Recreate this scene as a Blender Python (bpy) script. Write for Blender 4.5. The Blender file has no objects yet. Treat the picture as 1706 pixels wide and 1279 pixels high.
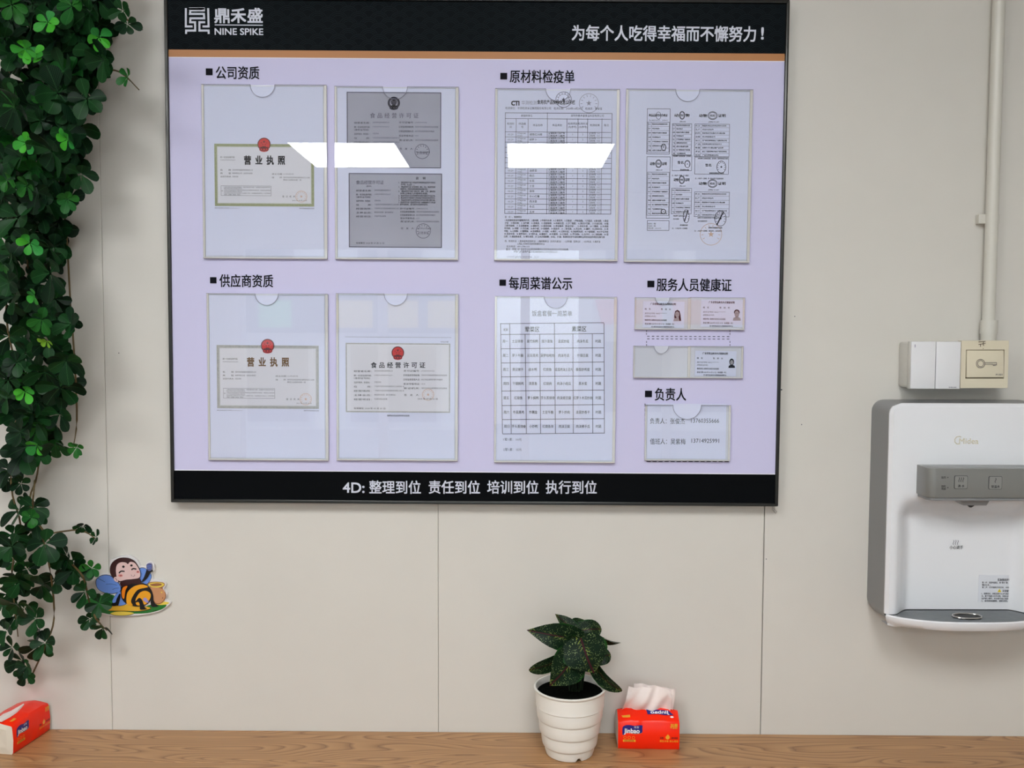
import bpy, bmesh, math, random
from mathutils import Vector, Matrix

# ------------------------------------------------------------------ camera, world, exposure
C = bpy.context.scene.collection
SC = bpy.context.scene
F_PX, CX, CY = 1550.0, 853.0, 639.5
PITCH, ROLL, DIST, COUNTER_Z = 0.0573, 0.0032, 1.62, 0.75
_F = Vector((0, math.cos(PITCH), -math.sin(PITCH)))
_R = Vector((1, 0, 0)); _U = Vector((0, math.sin(PITCH), math.cos(PITCH)))
_R, _U = (_R + ROLL * _U).normalized(), (_U - ROLL * _R).normalized()
CAM = Vector((0, -DIST, 0))


def ray(px, py):
    return _F + _R * ((px - CX) / F_PX) + _U * ((CY - py) / F_PX)


def at(px, py, d=0.0):
    """world point seen at a pixel of the photograph, d metres in front of the wall"""
    r = ray(px, py)
    return CAM + r * ((-d - CAM.y) / r.y)


CAM.z = COUNTER_Z - at(853, 1219.3, 0).z


def onz(px, py, z):
    r = ray(px, py)
    return CAM + r * ((z - CAM.z) / r.z)


cam_data = bpy.data.cameras.new('camera')
cam_data.sensor_width = 36.0
cam_data.lens = F_PX / 1706.0 * 36.0
cam = bpy.data.objects.new('camera', cam_data)
C.objects.link(cam)
cam.matrix_world = Matrix(((_R.x, _U.x, -_F.x, CAM.x), (_R.y, _U.y, -_F.y, CAM.y), (_R.z, _U.z, -_F.z, CAM.z), (0, 0, 0, 1)))
SC.camera = cam

SKY_STRENGTH = 4.6
PANEL_STRENGTH = 17.5
SC.view_settings.view_transform = 'Standard'
SC.view_settings.look = 'None'
SC.view_settings.gamma = 1.0
SC.view_settings.use_curve_mapping = False
SC.view_settings.exposure = 0.07
SC.cycles.use_denoising = True
SC.cycles.max_bounces = 8
SC.cycles.transparent_max_bounces = 24
SC.cycles.sample_clamp_indirect = 6.0

w = bpy.data.worlds.new('sky'); SC.world = w; w.use_nodes = True
nt = w.node_tree
bg = nt.nodes['Background']
tc = nt.nodes.new('ShaderNodeTexCoord'); sp = nt.nodes.new('ShaderNodeSeparateXYZ'); cr = nt.nodes.new('ShaderNodeValToRGB')
mr = nt.nodes.new('ShaderNodeMapRange'); mr.inputs[1].default_value = -1; mr.inputs[2].default_value = 1
nt.links.new(tc.outputs['Generated'], sp.inputs[0]); nt.links.new(sp.outputs[2], mr.inputs[0])
nt.links.new(mr.outputs[0], cr.inputs[0]); nt.links.new(cr.outputs[0], bg.inputs[0])
cr.color_ramp.elements[0].position = 0.46; cr.color_ramp.elements[0].color = (0.30, 0.29, 0.28, 1)
cr.color_ramp.elements[1].position = 0.52; cr.color_ramp.elements[1].color = (0.85, 0.93, 1.0, 1)
e = cr.color_ramp.elements.new(0.8); e.color = (0.55, 0.72, 1.0, 1)
bg.inputs[1].default_value = SKY_STRENGTH

random.seed(7)
R = random.random


# ------------------------------------------------------------------ materials
def lin(c):
    return tuple((x / 255 / 12.92 if x / 255 <= 0.04045 else ((x / 255 + 0.055) / 1.055) ** 2.4) for x in c)


def mat(name, col, rough=0.5, metal=0.0, spec=0.5, var=0.0, scale=30.0, bump=0.0, coat=0.0, two=None, trans=0.0):
    m = bpy.data.materials.new(name); m.use_nodes = True
    n = m.node_tree; b = n.nodes['Principled BSDF']
    col = lin(col)
    b.inputs['Base Color'].default_value = (*col, 1)
    b.inputs['Roughness'].default_value = rough
    b.inputs['Metallic'].default_value = metal
    b.inputs['Specular IOR Level'].default_value = spec
    b.inputs['Coat Weight'].default_value = coat
    if trans:
        b.inputs['Transmission Weight'].default_value = trans
    if var or bump:
        t = n.nodes.new('ShaderNodeTexCoord'); nz = n.nodes.new('ShaderNodeTexNoise')
        nz.inputs['Scale'].default_value = scale; nz.inputs['Detail'].default_value = 3
        n.links.new(t.outputs['Object'], nz.inputs['Vector'])
        if var:
            r = n.nodes.new('ShaderNodeValToRGB')
            c2 = lin(two) if two else tuple(x * (1 - var) for x in col)
            r.color_ramp.elements[0].position = 0.35; r.color_ramp.elements[0].color = (*c2, 1)
            r.color_ramp.elements[1].position = 0.65; r.color_ramp.elements[1].color = (*col, 1)
            n.links.new(nz.outputs[0], r.inputs[0]); n.links.new(r.outputs[0], b.inputs['Base Color'])
        if bump:
            bp = n.nodes.new('ShaderNodeBump'); bp.inputs['Strength'].default_value = bump
            bp.inputs['Distance'].default_value = 0.002
            n.links.new(nz.outputs[0], bp.inputs['Height']); n.links.new(bp.outputs[0], b.inputs['Normal'])
    return m


def clear_mat(name, tint=(1, 1, 1), base=0.045, rough=0.0):
    m = bpy.data.materials.new(name); m.use_nodes = True
    n = m.node_tree; n.nodes.remove(n.nodes['Principled BSDF'])
    out = n.nodes['Material Output']
    tr = n.nodes.new('ShaderNodeBsdfTransparent'); tr.inputs[0].default_value = (*tint, 1)
    gl = n.nodes.new('ShaderNodeBsdfGlossy'); gl.inputs['Roughness'].default_value = rough
    lw = n.nodes.new('ShaderNodeLayerWeight'); lw.inputs[0].default_value = 0.5
    p = n.nodes.new('ShaderNodeMath'); p.operation = 'POWER'; p.inputs[1].default_value = 5
    ma = n.nodes.new('ShaderNodeMath'); ma.operation = 'MULTIPLY_ADD'; ma.inputs[1].default_value = 1 - base; ma.inputs[2].default_value = base
    mx = n.nodes.new('ShaderNodeMixShader')
    n.links.new(lw.outputs['Facing'], p.inputs[0]); n.links.new(p.outputs[0], ma.inputs[0]); n.links.new(ma.outputs[0], mx.inputs[0])
    n.links.new(tr.outputs[0], mx.inputs[1]); n.links.new(gl.outputs[0], mx.inputs[2]); n.links.new(mx.outputs[0], out.inputs[0])
    return m


def emit_mat(name, col, s):
    m = bpy.data.materials.new(name); m.use_nodes = True
    b = m.node_tree.nodes['Principled BSDF']
    b.inputs['Base Color'].default_value = (0.8, 0.8, 0.8, 1)
    b.inputs['Emission Color'].default_value = (*col, 1); b.inputs['Emission Strength'].default_value = s
    return m


def wood_mat():
    m = bpy.data.materials.new('oak_laminate'); m.use_nodes = True
    n = m.node_tree; b = n.nodes['Principled BSDF']; L = n.links.new
    t = n.nodes.new('ShaderNodeTexCoord'); oi = n.nodes.new('ShaderNodeObjectInfo')
    mul = n.nodes.new('ShaderNodeMath'); mul.operation = 'MULTIPLY'; mul.inputs[1].default_value = 37.0
    L(oi.outputs['Random'], mul.inputs[0])
    cmb = n.nodes.new('ShaderNodeCombineXYZ'); L(mul.outputs[0], cmb.inputs[0]); L(mul.outputs[0], cmb.inputs[2])
    ad = n.nodes.new('ShaderNodeVectorMath'); ad.operation = 'ADD'; L(t.outputs['Object'], ad.inputs[0]); L(cmb.outputs[0], ad.inputs[1])

    def mapped(sx, sy):
        mp = n.nodes.new('ShaderNodeMapping'); mp.inputs['Scale'].default_value = (sx, sy, 1); L(ad.outputs[0], mp.inputs[0]); return mp
    nz = n.nodes.new('ShaderNodeTexNoise'); nz.inputs['Scale'].default_value = 1.0; nz.inputs['Detail'].default_value = 1.2
    nz.inputs['Roughness'].default_value = 0.35; nz.inputs['Distortion'].default_value = 0.25
    L(mapped(2.3, 17).outputs[0], nz.inputs['Vector'])
    k = n.nodes.new('ShaderNodeMath'); k.operation = 'MULTIPLY'; k.inputs[1].default_value = 24.0; L(nz.outputs[0], k.inputs[0])
    fr = n.nodes.new('ShaderNodeMath'); fr.operation = 'FRACT'; L(k.outputs[0], fr.inputs[0])
    r = n.nodes.new('ShaderNodeValToRGB'); L(fr.outputs[0], r.inputs[0])
    E = r.color_ramp.elements
    E[0].position = 0.0; E[0].color = (*lin((126, 84, 50)), 1)
    E[1].position = 1.0; E[1].color = (*lin((150, 106, 66)), 1)
    a = E.new(0.20); a.color = (*lin((183, 139, 94)), 1)
    a = E.new(0.72); a.color = (*lin((172, 128, 84)), 1)
    fz = n.nodes.new('ShaderNodeTexNoise'); fz.inputs['Scale'].default_value = 1.0; fz.inputs['Detail'].default_value = 4
    L(mapped(9, 520).outputs[0], fz.inputs['Vector'])
    mx = n.nodes.new('ShaderNodeMix'); mx.data_type = 'RGBA'; mx.blend_type = 'MULTIPLY'
    fr2 = n.nodes.new('ShaderNodeMapRange'); fr2.inputs[1].default_value = 0.3; fr2.inputs[2].default_value = 0.7; fr2.inputs[3].default_value = 0.86; fr2.inputs[4].default_value = 1.06
    L(fz.outputs[0], fr2.inputs[0])
    mx.inputs['Factor'].default_value = 1.0
    L(r.outputs[0], mx.inputs['A']); L(fr2.outputs[0], mx.inputs['B']); L(mx.outputs['Result'], b.inputs['Base Color'])
    b.inputs['Roughness'].default_value = 0.36
    return m


def leaf_mat(name, kind):
    m = bpy.data.materials.new(name); m.use_nodes = True
    n = m.node_tree; b = n.nodes['Principled BSDF']; L = n.links.new
    b.inputs['Roughness'].default_value = 0.42
    uv = n.nodes.new('ShaderNodeUVMap'); s = n.nodes.new('ShaderNodeSeparateXYZ'); L(uv.outputs[0], s.inputs[0])
    sub = n.nodes.new('ShaderNodeMath'); sub.operation = 'SUBTRACT'; sub.inputs[1].default_value = 0.5; L(s.outputs[0], sub.inputs[0])
    ab = n.nodes.new('ShaderNodeMath'); ab.operation = 'ABSOLUTE'; L(sub.outputs[0], ab.inputs[0])
    # side veins: rise with |u|
    vm = n.nodes.new('ShaderNodeMath'); vm.operation = 'MULTIPLY_ADD'; vm.inputs[1].default_value = -1.1; L(ab.outputs[0], vm.inputs[0]); L(s.outputs[1], vm.inputs[2])
    vs = n.nodes.new('ShaderNodeMath'); vs.operation = 'MULTIPLY'; vs.inputs[1].default_value = 9.0; L(vm.outputs[0], vs.inputs[0])
    vf = n.nodes.new('ShaderNodeMath'); vf.operation = 'FRACT'; L(vs.outputs[0], vf.inputs[0])
    mid = n.nodes.new('ShaderNodeMath'); mid.operation = 'LESS_THAN'; mid.inputs[1].default_value = 0.018 if kind == 'vine' else 0.02; L(ab.outputs[0], mid.inputs[0])
    if kind == 'vine':
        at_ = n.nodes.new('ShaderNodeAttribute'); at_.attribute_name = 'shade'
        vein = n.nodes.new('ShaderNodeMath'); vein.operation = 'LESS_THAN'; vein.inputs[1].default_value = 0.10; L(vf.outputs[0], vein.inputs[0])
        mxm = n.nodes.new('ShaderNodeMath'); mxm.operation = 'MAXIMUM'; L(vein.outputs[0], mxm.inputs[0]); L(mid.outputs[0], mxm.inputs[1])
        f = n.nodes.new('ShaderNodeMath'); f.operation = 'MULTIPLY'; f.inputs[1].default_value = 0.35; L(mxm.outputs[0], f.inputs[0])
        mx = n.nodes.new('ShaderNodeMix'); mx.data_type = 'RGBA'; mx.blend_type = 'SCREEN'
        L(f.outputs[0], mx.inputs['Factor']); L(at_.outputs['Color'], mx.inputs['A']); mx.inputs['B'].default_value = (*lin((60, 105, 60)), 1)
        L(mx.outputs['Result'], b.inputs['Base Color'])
        b.inputs['Specular IOR Level'].default_value = 0.14
    else:
        mp = n.nodes.new('ShaderNodeMapping'); mp.inputs['Scale'].default_value = (30, 34, 1); L(uv.outputs[0], mp.inputs[0])
        vo = n.nodes.new('ShaderNodeTexVoronoi'); vo.inputs['Scale'].default_value = 1.0; L(mp.outputs[0], vo.inputs['Vector'])
        spk = n.nodes.new('ShaderNodeMath'); spk.operation = 'LESS_THAN'; spk.inputs[1].default_value = 0.27; L(vo.outputs['Distance'], spk.inputs[0])
        # keep speckles off the margin and off the midrib
        inn = n.nodes.new('ShaderNodeMapRange'); inn.inputs[1].default_value = 0.485; inn.inputs[2].default_value = 0.43; L(ab.outputs[0], inn.inputs[0])
        nz = n.nodes.new('ShaderNodeTexNoise'); nz.inputs['Scale'].default_value = 5; L(uv.outputs[0], nz.inputs['Vector'])
        g = n.nodes.new('ShaderNodeMapRange'); g.inputs[1].default_value = 0.4; g.inputs[2].default_value = 0.58; L(nz.outputs[0], g.inputs[0])
        m1 = n.nodes.new('ShaderNodeMath'); m1.operation = 'MULTIPLY'; L(spk.outputs[0], m1.inputs[0]); L(inn.outputs[0], m1.inputs[1])
        m2 = n.nodes.new('ShaderNodeMath'); m2.operation = 'MULTIPLY'; L(m1.outputs[0], m2.inputs[0]); L(g.outputs[0], m2.inputs[1])
        base = n.nodes.new('ShaderNodeMix'); base.data_type = 'RGBA'
        base.inputs['A'].default_value = (*lin((20, 66, 18)), 1); base.inputs['B'].default_value = (*lin((9, 30, 14)), 1)
        L(inn.outputs[0], base.inputs['Factor'])
        a = n.nodes.new('ShaderNodeMix'); a.data_type = 'RGBA'; L(m2.outputs[0], a.inputs['Factor']); L(base.outputs['Result'], a.inputs['A'])
        a.inputs['B'].default_value = (*lin((132, 154, 100)), 1)
        # yellow bands beside the midrib
        nb = n.nodes.new('ShaderNodeMath'); nb.operation = 'LESS_THAN'; nb.inputs[1].default_value = 0.10; L(ab.outputs[0], nb.inputs[0])
        vb = n.nodes.new('ShaderNodeMath'); vb.operation = 'LESS_THAN'; vb.inputs[1].default_value = 0.22; L(vf.outputs[0], vb.inputs[0])
        m3 = n.nodes.new('ShaderNodeMath'); m3.operation = 'MULTIPLY'; L(nb.outputs[0], m3.inputs[0]); L(vb.outputs[0], m3.inputs[1])
        m4 = n.nodes.new('ShaderNodeMath'); m4.operation = 'MULTIPLY'; L(m3.outputs[0], m4.inputs[0]); L(g.outputs[0], m4.inputs[1])
        a2 = n.nodes.new('ShaderNodeMix'); a2.data_type = 'RGBA'; L(m4.outputs[0], a2.inputs['Factor']); L(a.outputs['Result'], a2.inputs['A'])
        a2.inputs['B'].default_value = (*lin((118, 132, 52)), 1)
        a3 = n.nodes.new('ShaderNodeMix'); a3.data_type = 'RGBA'; L(mid.outputs[0], a3.inputs['Factor']); L(a2.outputs['Result'], a3.inputs['A'])
        a3.inputs['B'].default_value = (*lin((52, 16, 24)), 1)
        L(a3.outputs['Result'], b.inputs['Base Color'])
        b.inputs['Roughness'].default_value = 0.4; b.inputs['Specular IOR Level'].default_value = 0.15
    return m


M = {}
M['wall'] = mat('painted_wall_panel', (211, 207, 199), 0.42, var=0.03, scale=6)
M['gap'] = mat('panel_joint', (150, 146, 140), 0.8)
M['plain_wall'] = mat('plain_wall', (215, 212, 205), 0.7)
M['ceiling'] = mat('ceiling_tile', (225, 224, 220), 0.8)
M['floor'] = mat('floor_vinyl', (150, 140, 130), 0.5, var=0.1, scale=8)
M['wood'] = wood_mat()
M['frame'] = mat('anodised_frame', (58, 58, 56), 0.28, metal=0.75)
M['lavender'] = mat('lavender_print', (200, 197, 228), 0.55, spec=0.3)
M['header'] = mat('black_print', (9, 15, 19), 0.6, spec=0.06)
M['footer'] = mat('black_print_footer', (6, 8, 11), 0.6, spec=0.06)
M['arc'] = mat('header_arc_print', (32, 42, 46), 0.6, spec=0.06)
M['orange'] = mat('copper_print', (176, 118, 66), 0.5)
M['white_line'] = mat('white_print', (228, 226, 238), 0.55)
M['ink'] = mat('dark_ink', (12, 12, 22), 0.6, spec=0.1)
M['ink2'] = mat('grey_ink', (70, 70, 86), 0.6, spec=0.1)
M['ink3'] = mat('faint_ink', (140, 140, 158), 0.6)
M['logo'] = mat('silver_print', (205, 208, 222), 0.5)
M['paper'] = mat('white_paper', (205, 210, 233), 0.7)
M['paper2'] = mat('card_paper', (204, 210, 232), 0.7)
M['cert'] = mat('certificate_paper', (209, 210, 219), 0.7)
M['scan'] = mat('grey_photocopy', (160, 162, 178), 0.7, var=0.07, scale=14)
M['olive'] = mat('olive_border_print', (162, 166, 132), 0.6, var=0.3, scale=900, two=(128, 138, 102))
M['greyborder'] = mat('grey_border_print', (140, 143, 146), 0.6, var=0.3, scale=900, two=(182, 182, 178))
M['red'] = mat('emblem_red', (196, 44, 40), 0.55)
M['darkred'] = mat('emblem_dark_red', (92, 18, 22), 0.55)
M['gold'] = mat('gold_print', (176, 136, 58), 0.45)
M['goldink'] = mat('brown_gold_ink', (104, 74, 30), 0.5)
M['seal'] = mat('pale_seal_ink', (200, 168, 150), 0.6)
M['skin'] = mat('grey_photo_face', (142, 142, 148), 0.6)
M['clear'] = clear_mat('clear_acrylic')
M['edge'] = mat('acrylic_edge', (205, 203, 200), 0.2, spec=0.6)
M['backsheet'] = mat('milky_acrylic', (200, 203, 214), 0.2)
M['glass'] = clear_mat('window_glass', (0.96, 0.98, 0.97), 0.05)
M['alu'] = mat('window_frame', (190, 190, 190), 0.4)
M['light'] = emit_mat('light_diffuser', (0.97, 0.99, 1.0), PANEL_STRENGTH)
M['pvc'] = mat('white_pvc_conduit', (206, 203, 193), 0.35)
M['switch_white'] = mat('white_switch_plastic', (224, 224, 226), 0.14, coat=0.3)
M['box_white'] = mat('off_white_box_plastic', (205, 203, 196), 0.4)
M['cream'] = mat('cream_switch_plastic', (214, 205, 181), 0.22)
M['cream_dark'] = mat('cream_recess', (120, 106, 82), 0.5)
M['scorch'] = mat('brown_scorch', (70, 50, 35), 0.7)
M['disp_white'] = mat('glossy_white_plastic', (226, 227, 230), 0.1, coat=0.5)
M['disp_grey'] = mat('grey_shell_plastic', (128, 129, 130), 0.35)
M['disp_bar'] = mat('grey_bar_plastic', (122, 122, 118), 0.22)
M['disp_dark'] = mat('dark_grey_tray', (116, 120, 123), 0.25)
M['groove'] = mat('dark_groove', (48, 50, 52), 0.5)
M['btn'] = mat('button_plastic', (132, 132, 128), 0.2)
M['chrome'] = mat('chrome_ring', (190, 188, 184), 0.15, metal=1.0)
M['black'] = mat('black_hole', (12, 12, 12), 0.5)
M['sticker'] = mat('clear_white_sticker', (214, 216, 222), 0.3)
M['yellow'] = mat('yellow_sign_ink', (232, 205, 40), 0.5)
M['goldlogo'] = mat('pale_gold_logo', (238, 230, 206), 0.2, metal=0.75)
M['pot'] = mat('white_pot_plastic', (231, 228, 220), 0.38)
M['soil'] = mat('black_soil', (5, 7, 5), 0.95, spec=0.03, bump=0.6, scale=250)
M['stem'] = mat('dark_stem', (16, 30, 14), 0.5, spec=0.2)
M['vstem'] = mat('brown_vine_stem', (96, 78, 44), 0.6)
M['pack'] = mat('red_film', (252, 40, 4), 0.3, spec=0.3, var=0.03, scale=20, bump=0.35)
M['packend'] = mat('folded_film_end', (216, 206, 190), 0.35, bump=0.8, scale=35)
M['packblue'] = mat('navy_label', (22, 22, 120), 0.3)
M['packwhite'] = mat('white_label', (240, 240, 240), 0.35)
M['packgold'] = mat('gold_label', (240, 165, 40), 0.35)
M['packdark'] = mat('maroon_label', (110, 14, 8), 0.35)
M['tissue'] = mat('tissue_paper', (236, 222, 216), 0.85, bump=0.2, scale=120)
M['leaf'] = leaf_mat('vine_leaf', 'vine')
M['cala'] = leaf_mat('speckled_leaf', 'cala')
M['facade'] = mat('pale_render', (226, 222, 214), 0.8)
M['darkpane'] = mat('dark_glazing', (60, 70, 80), 0.1)
M['signboard'] = mat('yellow_sign', (226, 190, 80), 0.5)
M['green_sign'] = mat('green_sign', (110, 200, 130), 0.5)
M['awning'] = mat('red_awning', (200, 70, 60), 0.7)
M['asphalt'] = mat('asphalt', (150, 148, 145), 0.9)
BEE = dict(brown=(52, 20, 22), face=(218, 186, 182), black=(6, 4, 6), wing=(104, 142, 216), yellow=(232, 160, 30), orange=(224, 124, 22), green=(28, 112, 40), honey=(222, 172, 50), pale=(226, 200, 80), jar=(196, 140, 98), jardark=(150, 96, 60), blue=(88, 92, 140), blush=(214, 130, 124), plate=(226, 222, 222), lilac=(150, 140, 200))
for k_, v_ in BEE.items():
    M['bee_' + k_] = mat('cutout_' + k_, v_, 0.3)


# ------------------------------------------------------------------ object helpers
def tag(o, label=None, cat=None, group=None, kind=None):
    if label: o['label'] = label
    if cat: o['category'] = cat
    if group: o['group'] = group
    if kind: o['kind'] = kind
    return o


def thing(name, label, cat, loc, rot=(0, 0, 0), group=None):
    o = bpy.data.objects.new(name, None); C.objects.link(o)
    o.empty_display_size = 0.02
    o.location = loc; o.rotation_euler = rot
    o['_m'] = 0
    del o['_m']
    XF[o.name] = Matrix.LocRotScale(Vector(loc), o.rotation_euler, None)
    return tag(o, label, cat, group)


XF = {}


def top_of(o):
    while o.parent: o = o.parent
    return o


class MB:
    """collects world-space geometry, then links it as one mesh"""
    def __init__(s):
        s.v = []; s.f = []; s.mi = []; s.uv = {}; s.col = {}; s.mats = []

    def m(s, name):
        k = M[name] if isinstance(name, str) else name
        if k not in s.mats: s.mats.append(k)
        return s.mats.index(k)

    def add(s, vs, fs, mt):
        b = len(s.v); i = s.m(mt)
        s.v += [tuple(v) for v in vs]
        for f in fs:
            s.f.append(tuple(b + k for k in f)); s.mi.append(i)
        return b

    def quad(s, a, b, c, d, mt):
        s.add([a, b, c, d], [(0, 1, 2, 3)], mt)

    def box(s, fr, x0, x1, y0, y1, z0, z1, mt):
        """box in frame fr (Matrix); local x,y,z"""
        vs = [fr @ Vector((x, y, z)) for x in (x0, x1) for y in (y0, y1) for z in (z0, z1)]
        s.add(vs, [(0, 1, 3, 2), (4, 6, 7, 5), (0, 4, 5, 1), (2, 3, 7, 6), (0, 2, 6, 4), (1, 5, 7, 3)], mt)

    def tube(s, pts, r, mt, n=10, caps=True):
        pts = [Vector(p) for p in pts]
        rs = r if isinstance(r, (list, tuple)) else [r] * len(pts)
        rings = []
        for i, p in enumerate(pts):
            t = (pts[min(i + 1, len(pts) - 1)] - pts[max(i - 1, 0)]).normalized()
            a = t.orthogonal() if abs(t.z) < 0.99 else Vector((1, 0, 0))
            if abs(t.z) < 0.99: a = t.cross(Vector((0, 0, 1)))
            a.normalize(); b = t.cross(a)
            rings.append([p + (a * math.cos(2 * math.pi * k / n) + b * math.sin(2 * math.pi * k / n)) * rs[i] for k in range(n)])
        vs = [v for rg in rings for v in rg]
        fs = [(i * n + k, i * n + (k + 1) % n, (i + 1) * n + (k + 1) % n, (i + 1) * n + k) for i in range(len(pts) - 1) for k in range(n)]
        if caps: fs += [tuple(range(n))[::-1], tuple((len(pts) - 1) * n + k for k in range(n))]
        s.add(vs, fs, mt)

    def lathe(s, c, prof, mt, n=48, cap0=False, cap1=False):
        c = Vector(c)
        vs = [c + Vector((r * math.cos(2 * math.pi * k / n), r * math.sin(2 * math.pi * k / n), z)) for r, z in prof for k in range(n)]
        fs = [(i * n + k, i * n + (k + 1) % n, (i + 1) * n + (k + 1) % n, (i + 1) * n + k) for i in range(len(prof) - 1) for k in range(n)]
        if cap0: fs.append(tuple(range(n))[::-1])
        if cap1: fs.append(tuple((len(prof) - 1) * n + k for k in range(n)))
        s.add(vs, fs, mt)

    def prism(s, poly0, poly1, mt, caps=(True, True)):
        n = len(poly0)
        fs = [(k, (k + 1) % n, n + (k + 1) % n, n + k) for k in range(n)]
        if caps[0]: fs.append(tuple(range(n))[::-1])
        if caps[1]: fs.append(tuple(n + k for k in range(n)))
        s.add(list(poly0) + list(poly1), fs, mt)

    def build(s, name, parent=None, smooth=False, bevel=0, seg=2, kind=None, label=None, weighted=False):
        me = bpy.data.meshes.new(name)
        inv = XF[top_of(parent).name].inverted() if parent is not None else None
        vs = [inv @ Vector(v) for v in s.v] if inv is not None else s.v
        me.from_pydata([tuple(v) for v in vs], [], s.f)
        for m_ in s.mats: me.materials.append(m_)
        me.polygons.foreach_set('material_index', s.mi)
        if s.uv:
            ul = me.uv_layers.new(name='UVMap')
            for li, lp in enumerate(me.loops): ul.data[li].uv = s.uv.get(lp.vertex_index, (0.5, 0.5))
        if s.col:
            ca = me.color_attributes.new('shade', 'FLOAT_COLOR', 'POINT')
            for i in range(len(s.v)): ca.data[i].color = s.col.get(i, (0, 0, 0, 1))
        bm = bmesh.new(); bm.from_mesh(me); bmesh.ops.recalc_face_normals(bm, faces=bm.faces)
        if bevel:
            bmesh.ops.remove_doubles(bm, verts=bm.verts, dist=1e-6)
            es = [e_ for e_ in bm.edges if len(e_.link_faces) == 2 and e_.calc_face_angle(0) > 0.6]
            bmesh.ops.bevel(bm, geom=es, offset=bevel, segments=seg, profile=0.5, affect='EDGES', clamp_overlap=True)
        bm.to_mesh(me); bm.free()
        if smooth:
            me.polygons.foreach_set('use_smooth', [True] * len(me.polygons))
            try: me.set_sharp_from_angle(angle=0.7)
            except Exception: pass
        o = bpy.data.objects.new(name, me); C.objects.link(o)
        if parent is not None: o.parent = parent
        if kind: o['kind'] = kind
        if label: o['label'] = label
        return o


ID = Matrix.Identity(4)
_tcache = {}


def glyphs(s, bold=0.0, res=2):
    k = (s, bold, res)
    if k in _tcache: return _tcache[k]
    c = bpy.data.curves.new('lettering', 'FONT'); c.body = s; c.resolution_u = res; c.offset = bold; c.fill_mode = 'BOTH'
    o = bpy.data.objects.new('lettering', c); C.objects.link(o)
    bpy.context.view_layer.update()
    me = bpy.data.meshes.new_from_object(o.evaluated_get(bpy.context.evaluated_depsgraph_get()))
    vs = [(v.co.x, v.co.y) for v in me.vertices]; fs = [tuple(p.vertices) for p in me.polygons]
    bpy.data.objects.remove(o); bpy.data.curves.remove(c); bpy.data.meshes.remove(me)
    _tcache[k] = (vs, fs); return _tcache[k]


class Plane:
    """a flat face parallel to the wall (tilted by rot about the view direction), d in front of the wall.
    Pixel anchors of the photograph are turned into metres on that face once; drawing is done in metres."""
    def __init__(s, px, py, d, rot=0.0):
        s.d = d; s.o = at(px, py, d); s.rot = rot
        s.eu = Vector((math.cos(rot), 0, -math.sin(rot))); s.ev = Vector((math.sin(rot), 0, math.cos(rot)))

    def uv(s, px, py):
        q = at(px, py, s.d) - s.o
        return q.dot(s.eu), q.dot(s.ev)

    def W(s, u, v, lift=0.0):
        return s.o + s.eu * u + s.ev * v + Vector((0, -lift, 0))

    def mpp(s, px, py):
        return (at(px + 1, py, s.d) - at(px, py, s.d)).length


class GenPlane(Plane):
    def __init__(s, o, eu, ev, nrm, mpp=0.001):
        s.o = Vector(o); s.eu = Vector(eu).normalized(); s.ev = Vector(ev).normalized(); s.n = Vector(nrm).normalized(); s._m = mpp

    def uv(s, px, py):
        return px * s._m, -py * s._m

    def W(s, u, v, lift=0.0):
        return s.o + s.eu * u + s.ev * v + s.n * lift

    def mpp(s, px, py): return s._m


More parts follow.
